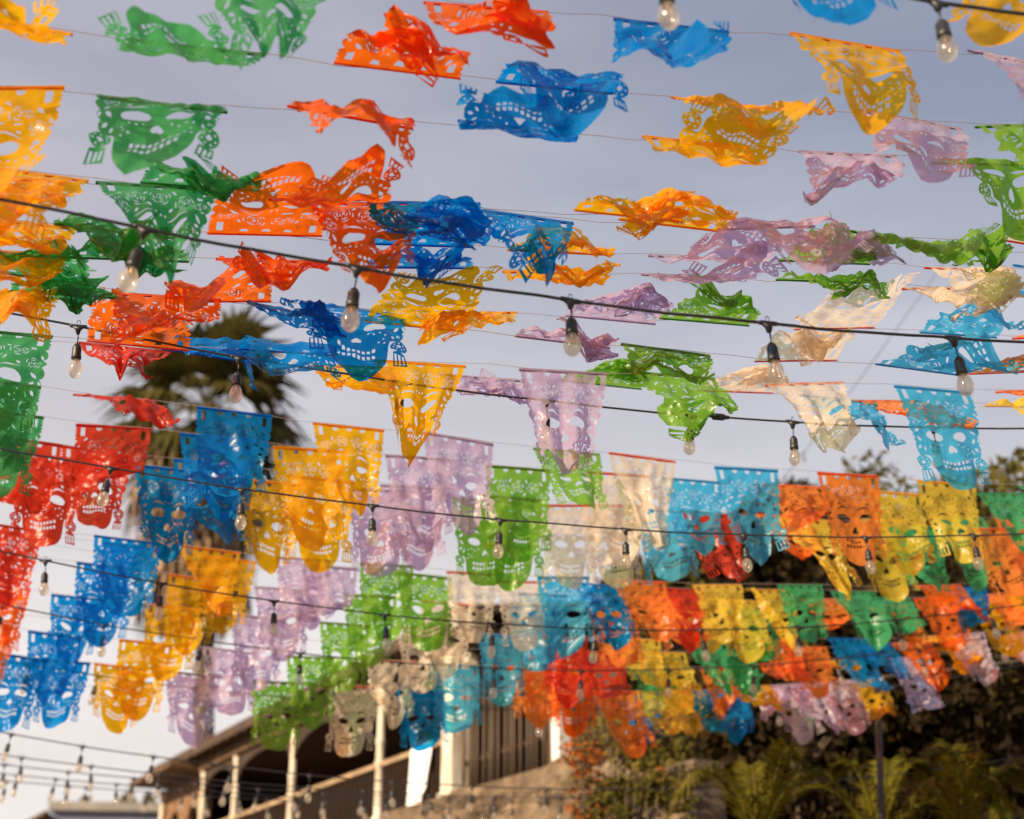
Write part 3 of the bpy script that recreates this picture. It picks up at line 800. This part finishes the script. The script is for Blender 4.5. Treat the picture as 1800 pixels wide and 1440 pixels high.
    V = np.array([(p.x, p.y) for p in v2]); Fa = np.array([tuple(f) for f in f2 if len(f) == 3])
    Cn = V[Fa].mean(1); ok = inside(Cn, outline)
    for pl in H: ok &= ~inside(Cn, pl)
    Fa = Fa[ok]; used = np.unique(Fa); rem = -np.ones(len(V), int); rem[used] = np.arange(len(used))
    return V[used], rem[Fa]
TPL = [template(0), template(1), template(2), template(3)]

def strip_template():
    """a film sleeve folded round the cord"""
    n = 14; V = []; Fc = []
    for i in range(n + 1):
        u = -W / 2 + W * i / n
        for (s, o) in ((-.004, 0.0), (.006, .0045), (.019, .002), (.0195, -.002), (.006, -.0045)): V.append((u, s, o))
    for i in range(n):
        for k in range(5):
            Fc.append((i * 5 + k, i * 5 + (k + 1) % 5, i * 5 + 5 + (k + 1) % 5, i * 5 + 5 + k))
    return np.array(V), Fc
HEMV, HEMF = strip_template()

def shape(us, off, p0, T, Nn, dirs, shear, pinch, twist, rip, seed, curl, folds=(), crum=0.0):
    """bend a flat sheet: us (n,2) = (across, down) -> world points relative to p0"""
    r = random.Random(seed)
    us = us.copy(); fo = np.zeros(len(us))
    for (cx, cs, an, gap) in folds:                                   # sharp creases: whatever lies past the line is turned back over the sheet
        nu, ns = math.cos(an), math.sin(an)
        de = (us[:, 0] - cx) * nu + (us[:, 1] - cs) * ns; m = de > 0
        us[m, 0] -= 2 * de[m] * nu; us[m, 1] -= 2 * de[m] * ns
        fo[m] += gap * (.006 + .30 * de[m])
    us[:, 1] = np.maximum(us[:, 1], -.12)
    for k in range(4):                                                # sharp crumple ridges
        an = r.uniform(0, 3.14); lam = r.uniform(.05, .16)
        tr = np.abs(((us[:, 0] * math.cos(an) + us[:, 1] * math.sin(an)) / lam + r.random()) % 1 - .5)
        fo += (tr - .25) * lam * crum * np.clip(us[:, 1] / .12, 0, 1)
    u, s = us[:, 0], us[:, 1]; q = 24
    ph1, ph2, ph3 = [r.uniform(0, 6.28) for _ in range(3)]; k1 = r.uniform(12, 20)
    ds = s / q; P1 = np.zeros_like(u); P2 = np.zeros_like(u)          # down, towards camera
    nodes = np.array([0, .17, .5, .83, 1.0]); A = np.array([dirs[0], dirs[0], dirs[1], dirs[2], dirs[2]])
    nxs = (u / W)
    for j in range(q):
        sj = s * (j + .5) / q / LN
        base = np.interp(np.minimum(sj, 1), nodes, A)
        phi = base + twist * nxs * np.minimum(1, sj * 1.6) + rip * .55 * np.sin(k1 * u + ph1 + 3 * sj) * np.minimum(1, sj * 2.5) + rip * .35 * np.sin(29 * u + ph2 + 7 * sj) * sj + rip * .4 * np.sin(9 * sj + ph3)
        phi = phi + curl * np.maximum(0, np.abs(nxs) - .22) * 2.2 * np.minimum(1, sj * 1.5)
        P1 += ds * np.cos(phi); P2 += ds * np.sin(phi)
    sn = s / LN
    lat = u * (1 - pinch * sn ** 1.15) + shear * LN * sn ** 1.3 + .006 * np.sin(11 * sn + ph2) * sn
    P2 = P2 + pinch * .085 * np.sin(2.6 * math.pi * u / W * 2 + ph1) * sn + rip * .016 * np.sin(k1 * 1.4 * u + ph3) * sn
    P2 = P2 + fo * np.cos(A[2]); P1 = P1 - fo * np.sin(A[2])
    if off is not None: P2 = P2 + off
    down = np.array([0, 0, -1.0])
    return np.array(p0)[None] + lat[:, None] * np.array(T)[None] + P1[:, None] * down[None] + P2[:, None] * np.array(Nn)[None]

def mesh_np(name, V, Fa, m, uv=None):
    me = bpy.data.meshes.new(name); me.vertices.add(len(V)); me.vertices.foreach_set('co', V.astype(np.float32).ravel())
    Fa = np.asarray(Fa, np.int32); k = Fa.shape[1]
    me.loops.add(Fa.size); me.loops.foreach_set('vertex_index', Fa.ravel())
    me.polygons.add(len(Fa)); me.polygons.foreach_set('loop_start', np.arange(0, Fa.size, k, dtype=np.int32))
    me.polygons.foreach_set('use_smooth', np.ones(len(Fa), bool))
    me.update(calc_edges=True); me.materials.append(m)
    if uv is not None:
        l = me.uv_layers.new(name='UVMap'); l.data.foreach_set('uv', uv[Fa.ravel()].astype(np.float32).ravel())
    return me

ORD = ['first', 'second', 'third', 'fourth', 'fifth', 'sixth', 'seventh', 'eighth', 'ninth', 'tenth', 'eleventh', 'twelfth', 'thirteenth', 'fourteenth',
       'fifteenth', 'sixteenth', 'seventeenth', 'eighteenth', 'nineteenth', 'twentieth', 'twenty-first', 'twenty-second', 'twenty-third', 'twenty-fourth', 'twenty-fifth', 'twenty-sixth']

# each cord: image height at x = 0 / 900 / 1800, depth at the middle, then the banners: colour, left end, (d1 d2 d3), extras
# d is how far each third of the sheet reaches down the picture (1 = hanging, negative = blown up over the cord)
def fl(c, x, d, sh=0.0, pi=0.0, tw=None, cu=0.0): return (c, x, d, sh, pi, tw, cu)
CORDS = [
 ('a', -250, -150, -60, 4.4, [fl('B', 1275, (.32, .34, .42), .0, .15), fl('Y', 1690, (.42, .42, .42), -.66, .05)]),
 ('b', -85, 13, 106, 4.75, [fl('G', 340, (.3, .42, .4), .05, .75), fl('O', 742, (.3, -.35, -.5), .0), fl('B', 1075, (.45, .1, -.5), -.3, .1, .7), fl('Y', 1388, (.35, .5, .6), -.16, .15), fl('P', 1702, (.20, .40, .48), -.14)]),
 ('c', 38, 145, 221, 5.0, [fl('Y', -125, (.2, -.4, -.4)), fl('G', 228, (.25, -.25, -.5), -.22, .25, .3), fl('O', 588, (-.5, -.1, .3), .0, .1, -.8), fl('B', 870, (-.45, .5, .55), -.12, .1), fl('Y', 1178, (.1, .22, -.1), .0, .1, .6), fl('P', 1508, (.42, .42, .3), -.34, .05), fl('g', 1712, (.3, .25, .15), .0, .2)]),
 ('d', 153, 226, 290, 5.15, [fl('Y', -132, (.8, .5, .4)), fl('G', 172, (.02, .52, .66), -.03, .05, .1), fl('O', 507, (-.22, .30, -.05), .0, .3, -.4), fl('B', 806, (.14, -.3, -.55), -.22, .0, .4), fl('Y', 1128, (.4, -.45, -.55), .0, .05), fl('P', 1400, (.25, .15, .1), -.28, .2, .7), fl('g', 1632, (.0, .66, .78), -.12, .12)]),
 ('e', 309, 368, 429, 5.4, [fl('Y', -120, (.3, .35, .3)), fl('G', 168, (.38, .55, .5), .12, .72), fl('O', 472, (.1, -.38, -.5), .06, .3), fl('B', 645, (.35, .3, .1)), fl('Y', 1012, (-.2, .4, .42), -.12, .25), fl('P', 1258, (-.15, .45, .45), .05, .1), fl('g', 1474, (.1, .22, -.2), .0, .2, .8), fl('W', 1722, (-.2, -.25, .0), .1)]),
 ('f', 298, 375, 445, 5.5, [fl('Y', -70, (.3, .4, .2), .0, .2), fl('G', 246, (-.25, .3, .25), .1, .3, -.8), fl('O', 540, (.42, .5, .45), .0, .45), fl('B', 818, (.32, .42, .38), -.02, .8), fl('Y', 1085, (-.25, -.1, .3), -.1, .1, .8), fl('P', 1385, (.2, -.25, -.1), .0, .1), fl('g', 1598, (-.1, .4, .15), -.1, .5)]),
 ('g', 388, 437, 473, 5.8, [fl('Y', -78, (.3, .25, .25)), fl('G', 97, (.08, .2, .1), .0, .1, .4), fl('O', 366, (-.45, -.42, -.38)), fl('B', 645, (-.3, -.28, -.25), .1), fl('Y', 888, (-.2, .35, .3), -.05, .15), fl('P', 1140, (.1, -.42, -.4), .03), fl('g', 1369, (-.25, -.2, .15), -.05, .2), fl('W', 1625, (.2, .4, .15), .05, .25), fl('C', 1778, (.2, .3, .3))]),
 ('h', 442, 474, 508, 5.9, [fl('Y', -95, (.3, .3, .3)), fl('G', 126, (-.22, .3, .25), .05, .25), fl('O', 380, (.25, .1, -.6), .08, .1, .5), fl('B', 645, (-.25, .1, .6), -.25, .2), fl('Y', 880, (.3, -.35, -.3), -.02, .1), fl('P', 1125, (.18, -.3, -.4), .04), fl('g', 1362, (-.15, .3, .1), .0, .2, -.9), fl('W', 1583, (.28, .2, .25), .12, .2), fl('C', 1768, (.3, .2, .2))]),
 ('i', 478, 590, 655, 6.2, [fl('G', -40, (-.35, -.25, .1)), fl('O', 200, (.35, .3, .35)), fl('B', 432, (.15, -.38, -.3)), fl('Y', 640, (-.5, -.45, -.35), .05), fl('P', 905, (-.25, .4, .5), -.05, .1), fl('g', 1090, (.35, .3, -.1), -.3, .2), fl('W', 1322, (-.5, -.35, -.3), -.05), fl('C', 1538, (-.25, -.15, .05)), fl('o', 1697, (-.3, -.25, .1), .05, .1, .6)]),
 ('j', 512, 552, 590, 6.3, [fl('Y', -82, (.2, .45, .25), .05, .2), fl('G', 20, (-.12, .4, .35), .05, .15, -.7), fl('O', 290, (-.42, -.2, .4), -.05, .1, .6), fl('B', 528, (.08, .58, .66), -.02, .05), fl('Y', 740, (.2, -.15, -.05), -.25, .15, .5), fl('P', 992, (-.42, -.35, -.1)), fl('g', 1160, (-.35, -.25, -.05), .0, .1), fl('W', 1392, (-.42, -.42, -.35), -.1), fl('C', 1612, (-.32, -.25, .2), -.3, .1), fl('o', 1778, (.1, .35, .3))]),
 ('k', 585, 645, 686, 6.8, [fl('G', -95, (.6, .62, .7), .02), fl('O', 155, (-.36, -.32, -.25)), fl('B', 420, (-.28, .62, .15)), fl('Y', 658, (.55, .72, .75), -.12, .72), fl('P', 914, (.78, .78, .6), -.08, .5), fl('g', 1112, (.5, .65, .6), .35, .35, .4), fl('W', 1345, (.55, .55, .55), -.02, .75), fl('C', 1572, (.75, .85, .75), .0, .15), fl('o', 1748, (.15, .3, .3), .0, .2)]),
 ('l', 590, 665, 712, 7.2, [fl('R', 137, (.3, .32, .3), .0, .78), fl('B', 283, (-.4, .4, .3), .0, .1, -.6), fl('Y', 548, (.2, .2, -.1), .0, .1), fl('P', 772, (.2, .45, .55), .0, .15), fl('g', 985, (-.35, -.2, .1)), fl('W', 1225, (-.35, -.25, .4)), fl('C', 1405, (.35, .35, .4), -.05, .2), fl('o', 1492, (.22, .15, .2), .1, .2, .6), fl('y', 1728, (-.15, .45, .4), .0, .1)]),
 ('m', 668, 780, 855, 8.6, [fl('G', -70, (.8, .8, .8)), fl('R', 131, (.1, .4, .45), .45, .3), fl('B', 345, (.88, .82, .6), .0, .1), fl('Y', 548, (.82, .78, .72), .05, .32), fl('P', 744, (.85, .8, .8), .02, .18), fl('g', 936, (.6, .6, .55), -.03, .3), fl('W', 1071, (.9, .85, .8), .02, .55), fl('C', 1256, (.9, .88, .88), .0, .12), fl('o', 1437, (.92, .9, .88), .0, .08), fl('y', 1612, (.85, .85, .8), -.06, .3), fl('s', 1785, (.4, .6, .5), .0, .3)]),
 ('n', 722, 819, 870, 9.0, [fl('G', -60, (.85, .8, .8)), fl('R', 133, (.85, .85, .8), .02, .1), fl('B', 318, (.7, .7, .6), .05, .2), fl('Y', 482, (.92, .9, .88), .05, .12), fl('P', 678, (.9, .85, .8), .05, .3), fl('g', 852, (.92, .9, .9)), fl('W', 1030, (.9, .9, .85), -.02, .15), fl('C', 1162, (.85, .7, .65), -.1, .2), fl('o', 1342, (.7, .6, .5), .0, .3), fl('y', 1522, (.9, .85, .8), -.03, .15), fl('s', 1715, (.7, .6, .6), -.05, .2)]),
 ('o', 766, 872, 930, 9.4, [fl('R', -20, (.9, .88, .85)), fl('R', 107, (.8, .7, .75), .05, .25), fl('B', 306, (.85, .7, .5), .12, .25), fl('Y', 505, (.9, .9, .85)), fl('P', 668, (.85, .8, .7), .0, .2), fl('g', 842, (.92, .92, .9), .0, .05), fl('W', 1022, (.9, .88, .85), .0, .1), fl('R', 1196, (.8, .75, .6), .05, .45), fl('y', 1366, (.75, .8, .8), .25, .5), fl('s', 1560, (.8, .7, .6), -.15, .15), fl('o', 1700, (.85, .75, .7), -.05, .2)]),
 ('p', 786, 880, 912, 9.6, [fl('R', 22, (.9, .9, .88), .06, .08), fl('B', 238, (.92, .9, .85), .05, .3), fl('Y', 414, (.92, .9, .85), .02, .35), fl('P', 612, (.9, .85, .85), .0, .12), fl('g', 795, (.9, .9, .88)), fl('W', 945, (.92, .9, .9), -.02, .12), fl('C', 1120, (.8, .7, .7), -.1, .2), fl('o', 1326, (.75, .6, .5), .05, .3), fl('y', 1500, (.9, .9, .85), .0, .1), fl('s', 1640, (.75, .75, .8), -.1, .1), fl('o', 1750, (.85, .8, .7))]),
 ('q', 921, 1009, 1025, 10.2, None), ('r', 931, 1019, 1031, 10.5, None), ('s', 966, 1064, 1046, 10.8, None), ('t', 1028, 1115, 1108, 11.2, None),
 ('u', 1100, 1170, 1135, 11.5, None), ('v', 1146, 1215, 1160, 11.6, None),
 ('w', 945, 1040, 1040, 10.7, None), ('x', 1075, 1142, 1112, 11.3, None), ('z', 1195, 1228, 1158, 12.0, None),
]
LOWER = {   # colour, left ends of the banners on the dense low cords
 'q': [('R', -40), ('B', 160), ('Y', 314), ('P', 478), ('g', 626), ('W', 778), ('C', 940), ('o', 1074), ('y', 1212), ('s', 1360), ('O', 1606), ('Y', 1760)],
 'r': [('R', -95), ('B', 175), ('Y', 346), ('P', 528), ('g', 694), ('W', 866), ('B', 1003), ('R', 1146), ('y', 1306), ('s', 1455), ('B', 1652)],
 's': [('R', -60), ('B', 130), ('Y', 290), ('P', 442), ('g', 600), ('W', 735), ('C', 890), ('o', 1030), ('y', 1165), ('s', 1280), ('o', 1520), ('Y', 1690)],
 't': [('O', -50), ('B', 84), ('Y', 252), ('P', 405), ('g', 556), ('W', 690), ('C', 835), ('R', 945), ('y', 1076), ('s', 1195), ('O', 1325), ('B', 1452), ('Y', 1585), ('p', 1660), ('p', 1772)],
 'u': [('O', -70), ('B', 44), ('Y', 205), ('P', 352), ('g', 500), ('W', 640), ('C', 752), ('o', 880), ('O', 960), ('s', 1090), ('o', 1225), ('O', 1330), ('Y', 1425), ('p', 1560)],
 'w': [('C', 905), ('o', 1115), ('y', 1255), ('o', 1400), ('s', 1520), ('O', 1600), ('o', 1720)],
 'x': [('o', 905), ('R', 1010), ('y', 1120), ('s', 1250), ('o', 1375), ('B', 1495), ('O', 1560), ('Y', 1650), ('o', 1745)],
 'z': [('B', 1085), ('Y', 1160), ('B', 1240), ('p', 1300), ('p', 1385), ('Y', 1480)],
 'v': [('B', -20), ('B', 60), ('Y', 160), ('P', 290), ('g', 440), ('W', 575), ('B', 692), ('o', 1040), ('y', 1112), ('B', 1205), ('Y', 1275), ('p', 1345), ('p', 1430)],
}
SPECIAL = {('q', 1360): (.8, .8, .7), ('q', 1606): (.6, .5, .6), ('r', 1652): (.6, .7, .5), ('v', 1275): (.4, .5, .6), ('t', 1585): (.3, .1, .1), ('u', 1425): (.2, .1, -.1), ('v', 1205): (.7, .5, .4)}
NOFOLD = {('a', 1275), ('a', 1690), ('b', 340), ('b', 1388), ('b', 1702), ('c', 228), ('c', 870), ('d', -132), ('d', 172), ('d', 806), ('d', 1128), ('d', 1632), ('c', 1508), ('a', 1690), ('e', 168), ('e', 472), ('e', 1258), ('f', 540), ('f', 818), ('g', 366), ('g', 1140), ('h', 1125), ('i', 640), ('j', 528), ('j', 1392), ('k', 420), ('k', 658), ('k', 914), ('k', 1345), ('k', 1572), ('m', 936)}
frr = random.Random(77)
flags = []; seen_labels = {}
POSE = lambda d, sh, pi: ('twisted to a point' if pi >= .5 else 'blown upside down' if sum(d) / 3 < -.18 else 'whipped out flat' if sum(d) / 3 < .16 else
                          'half lifted' if sum(d) / 3 < .5 else 'swept sideways' if abs(sh) > .2 else 'hanging slightly crumpled' if sum(d) / 3 < .76 or pi > .22 else 'hanging straight')
ncord = len(CORDS)
for ci, (key, y0, y9, y18, dep, fls) in enumerate(CORDS):
    C = Cord(y0, y9, y18, dep)
    order = ORD[sorted((q[4] for q in CORDS), reverse=True).index(dep)]
    cm = MB(); cm.tube([C.p(-.55 + 2.1 * k / 60) for k in range(61)], .0013 if dep < 8 else .0016, 5)
    co = cm.build('banner_cord', M_cord)
    tag(co, 'thin nylon cord carrying skull banners, ' + order + ' banner cord out from the balcony', 'cord', 'banner cords')
    if fls is None:
        fls = []
        for (c, x) in LOWER[key]:
            if (key, x) in SPECIAL: d = SPECIAL[(key, x)]
            else:
                k = .93 if x < 1000 else .82
                d = tuple(max(.35, min(.97, k + frr.uniform(-.18, .06) - (frr.random() < .3) * (x > 1000) * .25)) for _ in range(3))
            pi = max(0, frr.uniform(-.12, .22)) if x < 1000 else max(0, frr.uniform(-.05, .5))
            fls.append(fl(c, x, d, frr.uniform(-.06, .06) if x < 1000 else frr.uniform(-.18, .18), pi))
    xs = sorted(range(len(fls)), key=lambda i: fls[i][1])
    for n, i in enumerate(xs):
        c, x, d, sh, pi, tw, cu = fls[i]
        t0 = C.t_of(x); t1 = C.walk(t0, W / 2); mid = C.p(t1); T = (C.p(t1 + .01) - C.p(t1 - .01)).normalized()
        Nn = Vector((T.y, -T.x, 0)).normalized()
        if Nn.y > 0: Nn = -Nn
        vd = (mid - CAM).normalized(); e = math.asin(vd.z)
        dd = [max(-.98, min(.98, q * (.88 if sum(d) / 3 < .62 else 1))) for q in d]
        ph = [math.acos(q) - e for q in dd]
        sd_ = 1000 * ci + int(x) + 500
        fr_ = random.Random(sd_)
        lifted = sum(d) / 3 < .62
        if tw is None: tw = fr_.uniform(-.22, .22)
        else: tw *= .5
        rip = fr_.uniform(.22, .38) if lifted else fr_.uniform(.14, .30)
        if cu == 0: cu = fr_.uniform(-.25, .25) if lifted else fr_.uniform(-.25, .35)
        V2, Fa = TPL[fr_.randrange(4)]
        sz = .90 * fr_.uniform(.96, 1.05) if dep > 10 else fr_.uniform(.97, 1.03)
        V2 = V2 * sz; hvt = HEMV * np.array([sz, 1, 1])
        folds = []
        if (key, x) in NOFOLD: cu *= .35; rip *= .6
        elif lifted and fr_.random() < .7 or fr_.random() < .12:
            k = fr_.random(); g_ = fr_.choice((-1, 1))
            if k < .35: folds.append((fr_.uniform(-.05, .05), fr_.uniform(.36, .50), R(90 + fr_.uniform(-28, 28)), g_))       # chin turned up
            elif k < .75: folds.append((fr_.choice((-1, 1)) * fr_.uniform(.02, .13), fr_.uniform(.30, .42), 0, g_)); sd2 = math.copysign(1, folds[-1][0]); folds[-1] = (folds[-1][0], folds[-1][1], R(90 - sd2 * fr_.uniform(35, 75)), g_)   # corner turned in
            else:
                folds.append((.03, .42, R(fr_.uniform(30, 60)), g_)); folds.append((-.05, .34, R(fr_.uniform(110, 150)), -g_))
        base = shape(V2, None, (0, 0, 0), T, Nn, ph, sh, pi, tw, rip, sd_, cu, folds, (.30 if lifted else .24 if dep > 10 else .18) * (.6 if (key, x) in NOFOLD else 1))
        me = mesh_np('skull_banner', base, Fa, FILM[c], V2)
        o = link(bpy.data.objects.new('skull_banner', me)); o.location = mid
        hv = shape(hvt[:, :2], hvt[:, 2], (0, 0, 0), T, Nn, [ph[0] * .5] * 3, 0, 0, 0, .1, sd_, 0)
        hm = mesh_np('hem', hv, np.array(HEMF), FILMH[c], HEMV[:, :2])
        h = link(bpy.data.objects.new('hem', hm), o)
        l = CNAME[fls[xs[n - 1]][0]] if n > 0 else None; r_ = CNAME[fls[xs[n + 1]][0]] if n + 1 < len(xs) else None
        nb = f'between {l} and {r_}' if l and r_ else f'beside {l or r_}'
        lab = f'{CNAME[c]} skull banner {POSE(d, sh, pi)}, {nb}, {order} cord from balcony'
        tag(o, lab, 'banner', 'skull banners on the cords'); flags.append(o)

# ------------------------------------------------------------------ string lights
def make_bulb():
    root = empty('pendant_bulb', (0, 0, 0))
    b = MB(); b.tube([(-.036, 0, .0), (-.030, 0, 0), (.030, 0, 0), (.036, 0, 0)], [.0065, .0085, .0085, .0065], 8)
    wv_ = [(x, y, z) for y in (-.007, .007) for (x, z) in ((-.024, -.004), (.024, -.004), (.012, -.016), (.006, -.036), (-.006, -.036), (-.012, -.016))]
    b.add(wv_, [(0, 1, 2, 3, 4, 5), (11, 10, 9, 8, 7, 6)] + [(i, i + 6, (i + 1) % 6 + 6, (i + 1) % 6) for i in range(6)])
    b.tube([(-.006, 0, .012), (-.007, 0, .022), (0, 0, .028), (.007, 0, .022), (.006, 0, .012)], .0018, 5)
    b.build('connector', M_rubber, root, True)
    b = MB(); b.tube([(0, 0, -.02), (.002, .001, -.05), (0, 0, -.085)], .0036, 6); b.build('drop_cord', M_rubber, root, True)
    b = MB(); b.lathe([(.006, -.078), (.011, -.082), (.018, -.094), (.0195, -.100), (.0195, -.130), (.021, -.133), (.021, -.148), (.018, -.150)], 14); b.build('socket', M_socket, root, True)
    b = MB(); pr = [(.014, -.148), (.018, -.157), (.0245, -.172), (.0285, -.189), (.0290, -.201), (.0258, -.216), (.0182, -.228), (.009, -.2345), (.002, -.236)]
    gl = None
    b.lathe(pr, 18); gl = b.build('glass', M_glass, root, True)
    b = MB()
    for s in (-1, 1):
        b.tube([(s * .003, 0, -.150), (s * .007, 0, -.180), (s * .009, 0, -.205), (0, 0, -.198)], .0007, 4)
    b.tube([(0, 0, -.150), (0, 0, -.168)], [.0045, .003], 6); b.build('filament', M_filament, gl)
    return root
BULB = make_bulb(); used_first = False
WIRES = [  # y at 0/900/1800, depth, radius, bulb x list or (start, n)
 ('A', -232, -103, 25, 3.75, .0062, [1165, 1647]),
 ('B', 349, 514, 601, 4.75, .0055, [255, 628, 1003, 1350, 1675]),
 ('C', 546, 698, 753, 6.75, .0050, [138, 420, 705, 962, 1213, 1393, 1640]),
 ('D', 788, 915, 938, 8.0, .0050, [195, 425, 655, 880, 1100, 1308, 1522, 1712]),
 ('E', 969, 1099, 1062, 9.6, .0050, [80, 283, 482, 676, 866, 1048, 1232, 1405, 1575, 1738]),
 ('F', 1062, 1176, 1108, 10.9, .0050, [5, 182, 357, 528, 702, 868, 1022, 1175, 1325, 1470, 1615, 1755]),
 ('G', 1160, 1247, 1168, 12.0, .0050, [52, 172, 342, 498, 655, 800, 950, 1095, 1235, 1370, 1500]),
 ('H', 1287, 1385, 1330, 13.2, .0055, [20, 145, 270, 410, 545, 690, 830, 960]),
 ('I', 1326, 1402, 1350, 14.4, .0055, [38, 160, 280, 400, 520, 640, 755, 870, 985]),
 ('J', 1343, 1408, 1370, 15.4, .0055, [8, 120, 235, 345, 455, 570, 680, 790, 900]),
 ('K', 1360, 1415, 1385, 16.4, .0055, [30, 98, 205, 320, 420, 530, 640, 745, 850, 955]),
 ('L', 1372, 1422, 1400, 17.2, .0055, [12, 122, 152, 262, 365, 470, 575, 680, 780, 885]),
 ('M', 2094, 1378, 250, 20.0, .0050, [1350, 1380, 1412, 1445]),
]
for wi, (key, y0, y9, y18, dep, rad, xs) in enumerate(WIRES):
    C = Cord(y0, y9, y18, dep, wob=.3)
    order = ORD[len(WIRES) - 2 - wi] if key != 'M' else None
    nm = f'black light cable with bulbs, {order} light cable out from the balcony' if order else 'steep light cable climbing past the trees into the sky'
    b = MB()
    ts = [C.t_of(x) for x in xs]
    lo, hi = (-.55, 1.55) if key != 'M' else (.66, .92)
    b.tube([C.p(lo + (hi - lo) * k / 80) for k in range(81)], rad, 7); wo_ = b.build('light_cable', M_rubber, None, True)
    tag(wo_, nm, 'cable', 'light cables')
    for bi, (x, t) in enumerate(zip(xs, ts)):
        if not used_first: o = BULB; used_first = True
        else: o = copy_tree(BULB)
        p = C.p(t); T = (C.p(t + .01) - C.p(t - .01)).normalized()
        rb = random.Random(wi * 991 + int(x))
        o.location = p; o.rotation_euler = (R(rb.gauss(-7, 5)), R(rb.gauss(3, 6)), math.atan2(T.y, T.x))
        if key == 'M': o.scale = (.7, .7, .7)
        tag(o, f'clear bulb, {ORD[bi]} from the fan palm end of the {order} light cable out from balcony' if order else f'small bulb, {ORD[bi]} from the bottom of the steep light cable past the trees', 'bulb', f'bulbs on the {order or "steep"} light cable')
# cable plug on the third overhead cable
C = Cord(546, 698, 753, 6.75, wob=.3); t = C.t_of(1265); p = C.p(t); T = (C.p(t + .01) - C.p(t - .01)).normalized()
b = MB(); b.tube([p - T * .045, p - T * .035, p - T * .034, p + T * .02, p + T * .021, p + T * .05], [.008, .013, .017, .017, .013, .008], 10)
tag(b.build('cable_plug', M_socket, None, True), 'black plug coupling joining two lengths of light cable', 'plug')
print('flags', len(flags), 'tris', sum(len(o.data.polygons) for o in flags))
